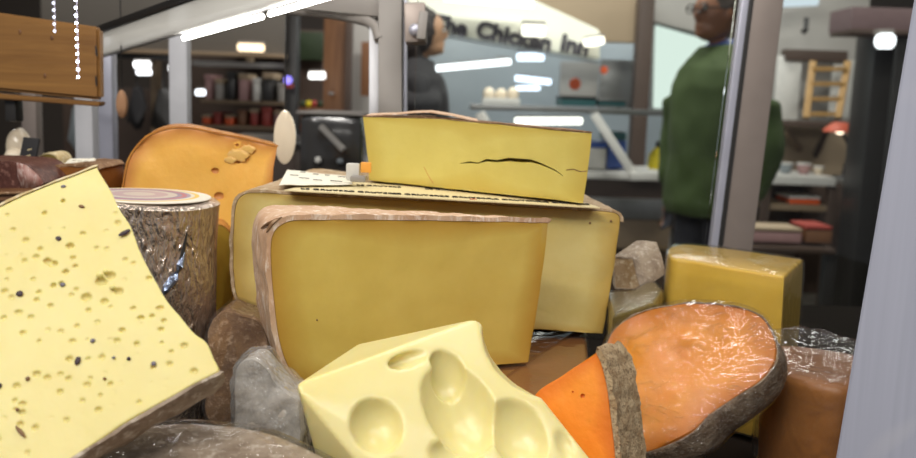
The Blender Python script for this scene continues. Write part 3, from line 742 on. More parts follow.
# upright next to the cracked wedge with its bright inner strip, and the curved arm running left
po2, b2, t2 = post('metal_post', 391, 60, 391, 200, 1.04, .027, .03, 'grey_metal')
bar('post_light_strip', b2 + Vector((-.0205, .004, 0)), P(375, 22, 1.04), .0125, .012, 'white_metal', po2, .002, Vector((0, 1, 0)))
bar('glass_edge', b2 + Vector((.0165, .004, 0)), t2 + Vector((.0165, .004, 0)), .0035, .012, 'alu_edge', po2, .0005, Vector((0, 1, 0)))
tube('curved_arm', [P(x, y, D) for x, y, D in ((262, 8, 1.12), (300, 10, 1.09), (330, 13, 1.07), (352, 17, 1.055), (368, 21, 1.045), (377, 28, 1.035), (380, 40, 1.03))], .0068, 'grey_metal', tV)
bar('top_rail', P(300, 0, 1.06), P(404, 10, 1.04), .02, .022, 'grey_metal', tV)
c0 = bar('glass_clamp', P(415, 4, 1.0), P(416, 44, 1.0), .024, .02, 'alu', tV, .003, Vector((0, 1, 0)))
bar('clamp_pad', P(424, 12, .985), P(421, 40, .985), .010, .01, 'grey_metal', c0, .002, Vector((0, 1, 0)))
q = P(415, 30, .986); ball('clamp_knob', q, (.007, .006, .007), 'alu_edge', c0, 14)
# uprights on the left
for x, y0, D, w, mt in ((189, 62, 1.45, .028, 'white_metal'), (96.5, 102, 1.3, .025, 'white_metal'), (117, 100, 1.5, .024, 'alu_edge'), (43, 108, 1.5, .024, 'alu')):
    b = P(x, 300, D); t = P(x, y0 - 60, D); b.z = DECK - .002; t.x = b.x = P(x, y0 + 40, D).x; t.y = b.y
    bar('metal_post', b, t, w, .024, mt, tV, .002, Vector((0, 1, 0)))
box('deck_extension', (-.62, 1.22, DECK - .012), (1.5, .75, .02), 'deck', tV)
# canopy on the left: dark rail, glass, and lamp profile
bar('canopy_rail', P(70, 40, 1.06), P(215, -12, .84), .006, .008, 'dark', tV)
prf = bar('lamp_profile', P(60, 66, 1.3), P(345, -20, .80), .016, .008, 'white_metal', tV)
M['tube'] = emit('tube_light', (1, .97, .9), 14)
tube('lamp_tube', [P(184, 38, 1.03), P(262, 16.5, .91)], .0030, 'tube', prf)
tube('lamp_tube', [P(270, 14, .90), P(352, -10, .78)], .0028, 'tube', prf)
# panes
def pane(name, pts, th=.004):
    n = (pts[1] - pts[0]).cross(pts[3] - pts[0]).normalized() * th
    return link(name, mesh(pts + [p + n for p in pts], [(0, 1, 2, 3), (4, 5, 6, 7), (0, 1, 5, 4), (1, 2, 6, 5), (2, 3, 7, 6), (3, 0, 4, 7)]), 'glass', tV, smooth=False)
g0, g1 = b2 + Vector((.02, .012, 0)), pb + Vector((-.03, 0, 0)); up = Vector((0, 0, .62)); tl = pt - pb; tl = tl * (.62 / tl.z)
pane('glass_pane', [g0, g1, g1 + tl, g0 + up])
pane('glass_pane', [pb + Vector((.024, 0, 0)), pb + Vector((.34, .02, 0)), pb + Vector((.34, .02, .62)), pb + Vector((.024, 0, 0)) + tl])
gp = pane('canopy_glass', [P(70, 41, 1.06), P(62, 66, 1.28), P(340, -17, .80), P(215, -11, .84)], .003); gp.data.materials[0] = M['glass_shelf']
# ------------------------------------------------------------------ small things in and on the case
# wooden board hung at the upper corner
pb_ = plane_at(50, 60, .92, -3)
vs = [PL(x, y, pb_) for x, y in ((-60, 4), (99, 27), (100, 100), (-60, 85))]
tb = thing('wooden_board', Vector((vs[0].x * .5 + vs[1].x * .5, vs[0].y, vs[2].z)), 'varnished pine board hung level in the corner with reflected LED dots in front', 'wooden board')
def slabbox(name, quad, ext, mat, par, bev=.002):
    me = mesh(quad + [v + ext for v in quad], [(0, 1, 2, 3), (4, 5, 6, 7), (0, 1, 5, 4), (1, 2, 6, 5), (2, 3, 7, 6), (3, 0, 4, 7)])
    bm = bmesh.new(); bm.from_mesh(me); bmesh.ops.bevel(bm, geom=bm.edges[:], offset=bev, segments=2, affect='EDGES'); bm.to_mesh(me); bm.free(); return link(name, me, mat, par)
slabbox('board', vs, Vector((-.004, .022, 0)), 'pine', tb, .003)
slabbox('lower_lip', [PL(x, y, pb_) + Vector((0, .004, 0)) for x, y in ((-60, 88.5), (99, 102), (97, 106.5), (-60, 95))], Vector((-.006, .03, 0)), 'pine', tb, .001)
for y0, y1 in ((46, 56), (76, 86)):
    bar('staple', PL(96, y0, pb_) + Vector((0, -.0006, 0)), PL(97, y1, pb_) + Vector((0, -.0006, 0)), .0016, .0012, 'dark', tb, 0)
for x, y in ((20, 32), (52, 38), (45, 76)):
    ball('wood_knot', PL(x, y, pb_), (.0016, .0006, .0026), 'pine_v', tb, 8)
bar('hanger', PL(4, 96, pb_) + Vector((0, .02, 0)), PL(5, 122, pb_) + Vector((0, .02, 0)), .016, .012, 'dark', tb)
M['led_glint'] = emit('led_glint', (.82, .85, 1), 26); M['led_glint2'] = emit('led_glint_dim', (.8, .82, 1), 3)
M['wire'] = plain('clear_wire', srgb('b0a8b4'), .4)
def led_reflection(x0, y0, x1, y1, n, D, r, mt, label):  # reflections in the glass, built as glowing beads on an added wire
    t = thing('led_reflection', P(x1, y1 + 3, D), label, 'LED reflection', 'LED reflections')
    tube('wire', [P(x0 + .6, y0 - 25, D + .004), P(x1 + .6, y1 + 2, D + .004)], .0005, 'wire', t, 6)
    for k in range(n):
        u = k / (n - 1); ball('reflected_dot', P(x0 + (x1 - x0) * u, y0 + (y1 - y0) * u, D), (r,) * 3, mt, t, 8)
led_reflection(75.5, 0, 78, 77, 11, .87, .0012, 'led_glint', 'bright row of reflected white LED dots, built as beads, before the pine board')
led_reflection(53.5, 3, 54.5, 31, 5, .87, .0014, 'led_glint2', 'short faint row of reflected LED dots, built as beads, beside the bright one')
# oval plaques
def plaque(x, y, rx, ry, D, mt, label, mt2):
    c = P(x, y, D); t = thing('oval_plaque', c - Vector((0, 0, ry * D / F)), label, 'plaque', 'oval plaques')
    k = D / F; prof = [(.02, -.0035), (.85, -.0035), (1, -.002), (1, .002), (.85, .0035), (.02, .0035)]
    rr = Matrix.Rotation(R_(90), 3, 'X'); vs, fs = [], []
    for r, z in prof:
        for i in range(28):
            a = 2 * math.pi * i / 28; w = 1 - .25 * max(0, math.sin(a)) ** 3; vs.append(c + rr @ Vector((r * rx * k * math.cos(a) * w, r * ry * k * math.sin(a), z)))
    for i in range(5):
        for j in range(28): fs.append((i * 28 + j, i * 28 + (j + 1) % 28, (i + 1) * 28 + (j + 1) % 28, (i + 1) * 28 + j))
    fs += [tuple(range(28)), tuple(range(140, 168))]
    link('plaque_body', mesh(vs, fs), mt, t)
    tube('hanging_wire', [c + Vector((0, 0, ry * k)), c + Vector((0, 0, ry * k + .16))], .0008, 'dark', t, 6)
    return t, c, k
M['terracotta'] = plain('terracotta', srgb('b88a66'), .6); M['ivory'] = plain('glazed_ivory', srgb('e4d4ba'), .15, coat=.6)
plaque(122, 104, 5.5, 14, 1.1, 'terracotta', 'small brown oval plaque hanging by the pale case post', None)
plaque(285, 137, 11, 27, .98, 'ivory', 'shiny ivory oval plaque hanging behind the orange cheese', None)
# cured meat and small things behind the flecked wedge
M['meat'] = rind('meat', srgb('5e3a30'), srgb('4a2c26'), srgb('8a6458'), 60, .3, .4); M['meat_cut'] = rind('meat_cut', srgb('b89a90'), srgb('8a5a50'), srgb('d8ccc4'), 70, .2, .4, (1, 1, .3))
tm = thing('cured_meat', P(10, 190, .78), 'dark cured meat chunk with a marbled end, behind the flecked wedge', 'cured meat')
sm = Slab([(-50, 162), (10, 161, 1), (26, 164), (38, 174), (45, 183), (42, 188, 1), (-50, 191)], plane_at(0, 175, .76, -6), Vector((.0, .06, 0)), step=4, rings=8, rough=.001)
sm.paste('meat', 'meat', tm, relief=.001)
me = mesh([PL(x, y, (sm.pl[0] + sm.pl[1] * .0012, sm.pl[1])) for x, y in ((18, 162.5), (27, 165), (38, 174.5), (44, 183), (40, 187.5), (24, 189), (19, 176))], [(0, 1, 2, 3, 4, 5, 6)]); 
o = link('marbled_end', me, 'meat_cut', tm); s_ = o.modifiers.new('s', 'SOLIDIFY'); s_.thickness = .002
tm2 = thing('dark_board', P(20, 196, .74), 'dark brown serving board under the cured meat', 'board')
slabbox('board', [P(x, y, .735) for x, y in ((-60, 192.5), (58, 189.5), (58, 200), (-60, 206))], Vector((0, .11, 0)), 'pine_v', tm2)
tube('board_edge', [P(x, y, .733) for x, y in ((-60, 195), (58, 192))], .0012, 'r_brown', tm2, 8)
tw = thing('cream_cheese_ball', P(19, 168, 1.0), 'cream-white round cheese behind the cured meat', 'cheese')
ball('cheese_body', P(19, 147, 1.0), (.0135, .013, .021), 'ivory', tw, 24, .06); ball('knotted_neck', P(20, 132, 1.0), (.006, .006, .005), 'ivory', tw, 12)
ball('cheese_bulge', P(14, 156, .99), (.010, .010, .009), 'ivory', tw, 14)
tk = thing('price_tag', P(30, 165, .92), 'small black price tag tilted beside the cream-white cheese', 'price tag')
bar('tag_plate', P(27, 164, .92), P(32, 138, .925), .0165, .004, 'black', tk, .001, Vector((0, 1, 0))); bar('tag_foot', P(22, 165, .915), P(33, 166, .915), .006, .01, 'dark', tk, .001)
bar('chalk_line', P(27.5, 150, .915), P(31.5, 149, .915), .0008, .001, 'r_pale', tk, 0); bar('chalk_line', P(26.5, 156, .915), P(30.5, 155, .915), .0008, .001, 'r_pale', tk, 0)
tq = thing('paper_card', P(80, 166, .80), 'white paper card lying above the tip of the flecked wedge', 'card')
slabbox('card', [P(63.5, 163.5, .80), P(70, 158.5, .84), P(96, 158, .84), P(91, 165.5, .80)], Vector((0, 0, -.0025)), 'paper', tq, .0006)
for i in range(3): bar('ink_mark', P(72 + 6 * i, 161 + .4 * i, .812) + Vector((0, 0, .0006)), P(76 + 6 * i, 161 + .4 * i, .812) + Vector((0, 0, .0006)), .0015, .0004, 'r_stone', tq, 0)
tz = thing('brown_cheese_piece', P(80, 190, .82), 'brown-rinded cheese carrying the white paper card', 'cheese')
sz = Slab([(54, 172), (62, 167), (90, 167), (98, 170), (99, 215), (54, 215)], plane_at(76, 180, .80), Vector((0, .06, 0)), step=4, rings=6, rough=.001); sz.paste('cheese_paste', 'amber', tz, relief=.002); sz.rind('rind', 'r_brown', tz, (54, 172), (98, 170))
ty = thing('yellow_cheese_lump', P(48, 180, .88), 'dull yellow cheese lump beside the black price tag', 'cheese')
sz = Slab([(36, 166), (42, 156), (50, 154), (57, 158), (60, 172), (60, 215), (36, 215)], plane_at(48, 165, .90), Vector((0, .03, 0)), step=3, rings=6, rough=.001); sz.paste('cheese_paste', 'olive', ty, relief=.003); sz.rind('rind', 'r_pale', ty, (36, 166), (60, 172), th=.0015)
tg = thing('pale_rind_cheese', P(114, 190, .86), 'pale greyish rind cheese between the flecked wedge and the orange wedge', 'cheese')
sz = Slab([(101, 186), (103, 177), (110, 173.5), (120, 174), (126, 180), (126, 230), (101, 230)], plane_at(114, 180, .88), Vector((0, .02, 0)), step=3, rings=6, rough=.001); sz.paste('cheese_paste', 'r_stone', tg, relief=.003); sz.rind('rind', 'r_pale', tg, (101, 186), (126, 180), th=.0015)
# ================================================================== the market hall
def struct(o): o['kind'] = 'structure'; return o
def mat_floor():
    m, nt, o = newmat('floor_tiles'); v = coords(nt); b = nd(nt, 'ShaderNodeTexBrick'); nt.links.new(v, b.inputs['Vector']); b.inputs['Scale'].default_value = 3; b.offset = 0
    b.inputs['Color1'].default_value = col(srgb('5a5450')); b.inputs['Color2'].default_value = col(srgb('646058')); b.inputs['Mortar'].default_value = col(srgb('3c3834')); b.inputs['Mortar Size'].default_value = .01
    principled(nt, o, **{'Base Color': b.outputs[0], 'Roughness': .4}); return m
M['floor'] = mat_floor()
M['wall_dark'] = plain('wall_dark', srgb('4a423c'), .8, nscale=2); M['wall_grey'] = plain('wall_grey', srgb('a09c96'), .7, nscale=2); M['ceil'] = plain('ceiling_paint', srgb('8a857c'), .8, nscale=2)
struct(box('floor', (0, 3.6, -.05), (12, 11, .1), 'floor', bev=0)); struct(box('ceiling', (0, 3.6, 3.25), (12, 11, .1), 'ceil', bev=0))
struct(box('wall_back', (0, 9.05, 1.6), (12, .1, 3.2), 'wall_dark', bev=0)); struct(box('wall_left', (-5.95, 3.6, 1.6), (.1, 10.9, 3.2), 'wall_dark', bev=0)); struct(box('wall_right', (5.95, 3.6, 1.6), (.1, 10.9, 3.2), 'wall_grey', bev=0))
M['cream'] = plain('cream_fascia', srgb('eeeedd'), .5, nvar=.03); M['letter'] = plain('dark_lettering', srgb('2a2630'), .5)
M['bluegrey'] = plain('blue_grey_panel', srgb('8a9296'), .35, nscale=3); M['steel'] = plain('steel', srgb('8a8a88'), .3, .7); M['darkbrown'] = plain('dark_brown', srgb('4a3a30'), .6)
M['teal'] = plain('teal_plastic', srgb('2a5a5c'), .5); M['blue'] = plain('blue_plastic', srgb('3a5aa8'), .4); M['yellow'] = plain('yellow_plastic', srgb('e0cc20'), .5); M['orange'] = plain('orange_sticker', srgb('d85a28'), .5)
M['red'] = plain('red_goods', srgb('9a3a30'), .5); M['green'] = plain('green_goods', srgb('2c3a22'), .6); M['pinkgoods'] = plain('pink_goods', srgb('b08a88'), .5); M['white'] = plain('white_laminate', srgb('d8d6d0'), .4); M['skinbrown'] = plain('brown_door', srgb('7c5436'), .5)
M['beige'] = plain('beige_panel', srgb('a8947a'), .6, nscale=2); M['tan'] = plain('tan_panel', srgb('8c7860'), .6)
def lamp(name, x0, y0, x1, y1, D, h, c, s, label, group=None, body='grey_metal'):
    """a lamp: a housing with its glowing tube or glass under it"""
    a, b = P(x0, y0, D), P(x1, y1, D); r = h * D / F / 2
    t = thing(name, (a + b) / 2, label, 'lamp', group); d = (b - a).normalized()
    key = f'lamp{len(M)}'; M[key] = emit(key, c, s)
    tube('glowing_tube', [a, a + d * r * .3, b - d * r * .3, b], [r * .75, r, r, r * .75], key, t, 14)
    bar('housing', a + Vector((0, r * .6, r * 1.2)), b + Vector((0, r * .6, r * 1.2)), r * 1.6, r * .7, body, t)
    return t
M['stonegrey'] = plain('stone_grey', srgb('6c665e'), .6, nscale=2)
M['mauve'] = plain('mauve_board', srgb('6e5a5a'), .5)
# ---- the stall with the sign, seen through the far glass
SD = 5.0
t = thing('sign_board', P(515, 50, SD), 'long cream shop sign with dark lettering over the stall opposite', 'sign')
q = [P(x, y, SD) for x, y in ((408, -58), (600, 30), (600, 60), (408, 28))]
slabbox('board', q, Vector((0, .08, 0)), 'cream', t, .01)
slabbox('lower_trim', [P(408, 28, SD) + Vector((0, -.02, 0)), P(600, 60.5, SD) + Vector((0, -.02, 0)), P(600, 63.5, SD) + Vector((0, -.02, 0)), P(408, 30, SD) + Vector((0, -.02, 0))], Vector((0, .1, 0)), 'bluegrey', t, .004)
xd = P(590, 52, SD) - P(430, 20, SD); yd = P(430, 0, SD) - P(430, 20, SD)
for s, x, y, sz in (('The', 430, 29.5, 23), ('Chicken', 475, 36.5, 23), ('Inn', 559, 50, 23)):
    text(s, sz * SD / F, 'letter', t, 'lettering', frame(P(x, y, SD) + Vector((0, -.012, 0)), xd, yd), (.004), .006)
t = thing('stall_cabin', Vector((.6, SD + 1, 0)), 'blue-grey stall interior below the cream shop sign', 'stall')
slabbox('back_wall', [P(x, y, 6.2) for x, y in ((395, -20), (670, -20), (670, 365), (395, 365))], Vector((0, .1, 0)), 'bluegrey', t)
pbox('upright', 641, -10, 656, 999, 5.1, .12, 'darkbrown', t); pbox('side_panel', 600, 60, 633, 108, 5.6, .06, 'steel', t); pbox('inner_panel', 560, 62, 598, 106, 5.7, .06, 'wall_grey', t)
pbox('header', 500, -40, 640, 40, 5.3, .1, 'beige', t)
t = thing('serving_counter', Vector((P(580, 250, 4.6).x, 4.8, 0)), 'steel and white serving counter of the stall opposite', 'counter')
pbox('counter_top', 410, 170, 672, 177, 4.5, .6, 'white', t); pbox('counter_front', 412, 177, 670, 196, 4.55, .5, 'darkbrown', t)
pbox('steel_band', 412, 196, 671, 216, 4.5, .55, 'steel', t); pbox('lower_front', 412, 216, 670, 246, 4.54, .5, 'tan', t); pbox('toe_panel', 412, 246, 668, 999, 4.6, .4, 'darkbrown', t)
t = thing('glass_shelf_unit', Vector((P(560, 110, 4.4).x, 4.5, P(560, 180, 4.4).z)), 'grey service shelf on slanted brackets above the counter opposite', 'shelf')
pbox('shelf', 470, 107, 668, 113, 4.4, .4, 'steel', t); bar('bracket', P(594, 114, 4.4), P(636, 178, 4.4), .05, .04, 'white', t); bar('bracket', P(480, 113, 4.4), P(512, 170, 4.4), .05, .04, 'white', t)
bar('foot_rail', P(630, 176, 4.38), P(672, 176, 4.38), .05, .04, 'white', t)
lamp('shelf_lamp', 515, 121, 582, 121, 4.5, 7, (1, .98, .9), 3.2, 'broad glowing lamp under the service shelf opposite')
lamp('fluorescent_reflection', 436, 68.5, 511, 61.5, 3.9, 6, (.93, .96, 1), 3.5, 'long white fluorescent tube reflection, built as a lamp, left of the blue-white ones under the sign', 'fluorescent tube reflections')  # tube reflected in the glass, built as a glowing lamp
for x0, x1, y, y2, h, lb in ((517, 544, 57, 57, 8, 'upper blue-white tube reflection below the sign, built as a lamp'), (515, 551, 78, 82, 6, 'middle and longest blue-white tube reflection below the sign, built as a lamp'), (516, 540, 88, 88, 5, 'lowest blue-white tube reflection below the sign, built as a lamp')):
    lamp('fluorescent_reflection', x0, y, x1, y2, 5.5, h, (.72, .83, 1), 3.0, lb, 'fluorescent tube reflections')  # blue-white tube reflections, also given lamp bodies that glow
lamp('spot_lamp', 522, 30, 545, 31, 4.9, 12, (1, .95, .82), 2.6, 'warm oval lamp before the middle of the sign', 'warm lamps'); lamp('spot_lamp', 584, 43, 604, 40, 4.9, 8, (1, .93, .8), 3.0, 'warm oval lamp at the end of the sign', 'warm lamps')
lamp('spot_lamp', 444, -3, 534, 4, 4.8, 9, (1, .98, .9), 2.0, 'broad pale lamp hanging highest, above the start of the sign', 'warm lamps')
lamp('spot_lamp', 497, 61, 510, 62, 5.6, 6, (1, .97, .9), 1.6, 'small dim lamp between the long and the blue-white tube reflections', 'warm lamps')
for x, y, r, lb in ((575, 84, 6, 'bigger orange round sticker on the stall glass opposite'), (604, 70, 4, 'smaller orange round sticker on the stall glass opposite')):
    c = P(x, y, 5.2); k = 5.2 / F; o = lathe('round_sticker', c, [(.001, -.004), (r * k * .9, -.004), (r * k, 0), (r * k * .9, .004), (.001, .004)], 'orange', None, 28, Matrix.Rotation(R_(90), 3, 'X')); tag(o, lb, 'sticker', 'orange stickers')
def crate(x0, y0, x1, y1, D, d, mt, lidm, name, label, cat, group=None):
    t = thing(name, P((x0 + x1) / 2, y1, D) + Vector((0, d / 2, 0)), label, cat, group); h = y1 - y0
    pbox('body', x0, y0 + h * .22, x1, y1, D, d, mt, t, .008); pbox('lid', x0 - .6, y0, x1 + .6, y0 + h * .22, D - .01, d + .02, lidm, t, .006); return t
crate(562, 96, 596, 106, 4.42, .3, 'teal', 'dark', 'plastic_box', 'dark teal box on the service shelf opposite', 'box'); crate(598, 99, 626, 106, 4.42, .3, 'teal', 'steel', 'plastic_box', 'lighter-topped teal box at the end of the service shelf', 'box')
crate(588, 142, 606, 169, 4.6, .25, 'white', 'blue', 'plastic_box', 'white box with blue lid on the serving counter', 'box'); crate(608, 132, 626, 169, 4.62, .25, 'blue', 'teal', 'plastic_box', 'blue box with teal lid behind the slanted bracket', 'box')
t = thing('bottle', P(658, 169, 4.55), 'bright yellow bottle standing on the serving counter by the green jacket', 'bottle')
c = P(658, 169, 4.6); lathe('bottle_body', c, [(.001, 0), (.05, 0), (.055, .02), (.052, .07), (.03, .10), (.018, .11), (.001, .112)], 'yellow', t, 20); lathe('cap', c + Vector((0, 0, .112)), [(.001, 0), (.02, 0), (.02, .03), (.001, .034)], 'dark', t, 14)
t = thing('goods_tray', P(500, 108, 4.5), 'row tray of pale goods on the service shelf under the long tube reflection', 'tray'); pbox('tray', 483, 98, 520, 104.5, 4.42, .25, 'white', t)
for i in range(3): ball('pale_item', P(489 + i * 12, 94 + (i % 2), 4.5), (.03, .03, .035), 'ivory', t, 12)
# lit panel behind the green jacket
M['panel'] = emit('lit_panel', (.82, .96, .87), 1.0)
t = thing('lit_panel', P(678, 112, 5.4), 'pale green lit panel behind the person in green', 'light panel')
q = [P(x, y, 5.4) for x, y in ((656, 25), (712, 41), (712, 110), (654, 108))]; slabbox('lit_face', q, Vector((0, .03, 0)), 'panel', t, .004)
slabbox('back_box', [P(x, y, 5.44) for x, y in ((652, 16), (716, 32), (716, 114), (650, 112))], Vector((0, .12, 0)), 'steel', t, .004); slabbox('top_panel', [P(x, y, 5.39) for x, y in ((655, -20), (720, -20), (720, 38), (655, 22))], Vector((0, .04, 0)), 'wall_grey', t, .004)
# ---- right: wall, ladder, desk
t = thing('plaster_partition', Vector((P(805, 200, 6.5).x, 6.5, 0)), 'grey plastered partition behind the slanted post with pale panels', 'partition')
pbox('plaster', 745, -20, 872, 999, 6.4, .1, 'wall_grey', t); pbox('pale_panel', 776, 56, 800, 121, 6.36, .04, 'white', t); pbox('pale_panel', 832, 60, 852, 118, 6.36, .04, 'white', t); pbox('dark_beam', 786, 50, 848, 61, 6.3, .1, 'darkbrown', t)
pbox('backboard', 776, 122, 850, 178, 6.34, .04, 'beige', t); pbox('dark_base', 745, 186, 872, 999, 6.0, .38, 'darkbrown', t)
lamp('ceiling_panel_lamp', 778, 3, 818, 1, 6.2, 9, (.8, .92, 1), .9, 'bluish panel lamp high on the plaster partition')
t = thing('hook', P(806, 34, 6.2), 'dark hook hanging on the plaster partition', 'hook'); bar('shaft', P(806.5, 18, 6.25), P(805.5, 30, 6.25), .035, .03, 'dark', t); bar('tip', P(805.5, 29, 6.25), P(803, 33, 6.25), .03, .03, 'dark', t)
t = thing('step_ladder', P(825, 121, 6.1), 'wooden step ladder leaning above the shelf on the plaster partition', 'ladder')
M['ladderwood'] = wood('ladder_wood', srgb('b08a50'), srgb('94703c'))
bar('rail', P(806, 118, 6.1), P(813, 62, 6.25), .045, .03, 'ladderwood', t); bar('rail', P(838, 118, 6.1), P(848, 62, 6.25), .045, .03, 'ladderwood', t)
for i in range(4): y = 114 - i * 15; bar('rung', P(807 + i * 1.8, y, 6.12 + i * .03), P(839 + i * 2.4, y, 6.12 + i * .03), .035, .03, 'ladderwood', t)
t = thing('wall_shelf', P(812, 130, 6.0), 'dark shelf below the wooden ladder', 'shelf'); pbox('board', 770, 121, 852, 127, 5.95, .36, 'darkbrown', t); bar('brace', P(783, 128, 6.0), P(800, 150, 6.3), .03, .03, 'tan', t); bar('brace', P(828, 128, 6.0), P(815, 156, 6.3), .03, .03, 'darkbrown', t)
M['redshade'] = plain('red_shade', srgb('d86a50'), .5)
t = thing('desk_lamp', P(842, 178, 5.6), 'desk lamp with a flat red shade on the white table', 'lamp')
c = P(840, 130, 5.6); lathe('lamp_shade', c, [(.012, .05), (.045, .045), (.095, .005), (.1, -.012), (.094, -.012), (.04, .03), (.012, .034)], 'redshade', t, 28); tube('stem', [P(841, 128, 5.62), P(850, 148, 5.66), P(845, 166, 5.64), P(843, 176, 5.62)], .012, 'dark', t, 8); lathe('lamp_base', P(843, 178, 5.62), [(.001, 0), (.07, 0), (.065, .015), (.001, .02)], 'dark', t, 20)
M['bulb'] = emit('bulb', (1, .8, .6), 4); ball('bulb', c + Vector((0, 0, -.004)), (.03, .03, .022), 'bulb', t, 12)
t = thing('white_table', Vector((P(805, 260, 5.6).x, 5.8, 0)), 'white-topped work table under the red lamp', 'table'); pbox('table_top', 756, 176, 836, 185, 5.5, .5, 'white', t)
for x, dy in ((766, 0), (832, 0), (766, .4), (832, .4)): a = P(x, 186, 5.55); bar('leg', Vector((a.x, a.y + dy, 0)), Vector((a.x, a.y + dy, a.z)), .05, .05, 'darkbrown', t)
pbox('under_shelf', 768, 205, 828, 211, 5.56, .4, 'tan', t)
for x, y, r, mt, lb in ((785, 171, 7, 'bluegrey', 'blue-grey round pot on the white table'), (803, 171, 7, 'pinkgoods', 'pinkish bowl on the white table'), (818, 172, 5, 'ivory', 'small ivory bowl on the white table')):
    c = P(x, 176, 5.7); c.z = P(796, 176, 5.5).z + .002; k = 5.7 / F; t = thing('bowl', c, lb, 'bowl', 'bowls on the white table'); lathe('bowl_body', c, [(.001, 0), (r * k * .6, 0), (r * k, r * k * .8), (r * k * 1.02, r * k * 1.3), (r * k * .94, r * k * 1.3), (.001, r * k * .3)], mt, t, 24); lathe('rim', c + Vector((0, 0, r * k * 1.3)), [(r * k * .94, 0), (r * k * 1.06, 0), (r * k * 1.06, .01), (r * k * .94, .01)], 'white', t, 24)
crate(790, 197, 820, 204.4, 5.58, .25, 'orange', 'white', 'storage_box', 'orange box with white lid under the white table', 'box')
crate(752, 228, 802, 243, 4.6, .2, 'pinkgoods', 'beige', 'storage_box', 'long beige-lidded box low beside the green jacket', 'box'); crate(806, 226, 832, 243.5, 4.6, .2, 'skinbrown', 'red', 'storage_box', 'brown box with red lid low on the dark side', 'box')
for x0, lb in ((756, 'low dark stand beside the green jacket'),):
    t = thing('low_stand', Vector((P(790, 244, 4.6).x, 4.6, 0)), 'low dark stand carrying the brown and beige boxes', 'stand'); pbox('stand_top', 746, 247.5, 836, 253, 4.55, .3, 'darkbrown', t)
    for x in (752, 830): a = P(x, 253, 4.6); bar('leg', Vector((a.x, a.y, 0)), Vector((a.x, a.y, a.z)), .06, .06, 'dark', t)
t = thing('dark_locker', Vector((P(872, 300, 5.0).x, 5.2, 0)), 'tall black locker at the end of the plaster partition', 'locker'); pbox('locker_body', 876, 36, 950, 999, 5.0, .25, 'dark', t); pbox('door_leaf', 879, 40, 914, 410, 4.97, .03, 'dark', t); pbox('handle', 905, 150, 908, 180, 4.95, .02, 'steel', t)
lamp('wall_lamp', 877, 41, 893, 41, 4.7, 15, (.95, .97, 1), 3.2, 'bright square lamp beside the black locker')
t = thing('mauve_beam', P(880, 30, 4.8), 'mauve boxed beam above the black locker', 'beam'); pbox('beam_body', 852, 8, 930, 30, 4.8, .3, 'mauve', t); pbox('beam_trim', 852, 30, 930, 34, 4.78, .3, 'darkbrown', t)
# ---- left: dim market stalls
t = thing('hanging_bulkhead', P(180, 20, 4.8), 'beige bulkhead board over the dim stalls, seen through the canopy glass', 'board')
pbox('board_panel', 40, -60, 284, 50, 4.42, .06, 'stonegrey', t); pbox('board_trim', 40, 50, 284, 54, 4.40, .08, 'tan', t)
t = thing('market_stall', Vector((P(230, 200, 5).x, 5.2, 0)), 'dim market stall with a white fascia and shelves, left of the brown door', 'stall')
pbox('fascia', 192, 62, 292, 67, 4.6, .1, 'white', t); pbox('back_panel', 190, 30, 284, 200, 5.6, .1, 'darkbrown', t); pbox('awning', 205, 30, 288, 50, 5.0, .5, 'green', t); pbox('upright', 286, 5, 297, 999, 4.5, .1, 'dark', t); pbox('upright', 246, 40, 252, 62, 4.8, .05, 'beige', t)
pbox('shelf_board', 200, 101, 284, 104, 4.8, .4, 'tan', t); pbox('shelf_board', 200, 126, 284, 129, 4.8, .4, 'tan', t); pbox('stall_counter', 196, 140, 288, 999, 4.6, .5, 'darkbrown', t)
gi = 0
for row, (y1, items) in enumerate(((101, (('pinkgoods', 208, 8, 26), ('wall_grey', 219, 9, 22), ('dark', 231, 9, 30), ('pinkgoods', 243, 10, 28), ('white', 256, 8, 24), ('dark', 268, 12, 30), ('wall_grey', 281, 8, 20))), (126, (('orange', 206, 9, 10), ('red', 217, 9, 13), ('orange', 229, 10, 11), ('skinbrown', 242, 9, 16), ('red', 254, 9, 18), ('red', 266, 10, 20), ('pinkgoods', 278, 9, 17))))):
    for mt, x, wd, ht in items:
        nm = {'pinkgoods': 'pink', 'wall_grey': 'grey', 'dark': 'black', 'white': 'white', 'orange': 'orange', 'red': 'red', 'skinbrown': 'brown'}[mt]
        pl = ('leftmost', 'second', 'third', 'middle', 'fifth', 'sixth', 'rightmost')[items.index((mt, x, wd, ht))]
        crate(x - wd / 2 + .7, y1 - ht, x + wd / 2 - .7, y1 - 1.0, 4.81 + .01 * (gi % 3), .2, mt, 'beige' if gi % 2 else mt, 'carton', f'{nm} carton, {pl} on the {("upper", "lower")[row]} shelf of the dim stall', 'carton', 'cartons on the dim stall').location.z += P(242, y1, 4.8).z + .002 - P(x, y1 - 1.0, 4.81 + .01 * (gi % 3)).z; gi += 1
lamp('hanging_lamp', 238, 47, 264, 48, 4.2, 8, (1, .78, .5), 2.6, 'orange glowing lamp over the dim stall', 'hanging lamps')
for x0, x1, y, h, c, lb in ((134, 150, 64.5, 7, (1, 1, 1), 'upper of two white lamps left of the grey upright'), (137, 151, 72, 6, (.95, .97, 1), 'lower of two white lamps left of the grey upright'), (169.5, 176.5, 68, 8, (1, 1, 1), 'small round white lamp beside the grey upright'), (196, 205, 92.5, 6, (.9, .95, 1), 'small white lamp just right of the grey upright'), (309, 325, 75.5, 7, (1, .98, .95), 'white lamp before the brown door'), (18, 28, 134, 6, (1, 1, .95), 'small white lamp behind the cream-white cheese')):
    if x0 != 18: lamp('hanging_lamp', x0, y, x1, y, 4.3, h, c, 3.5, lb, 'hanging lamps')
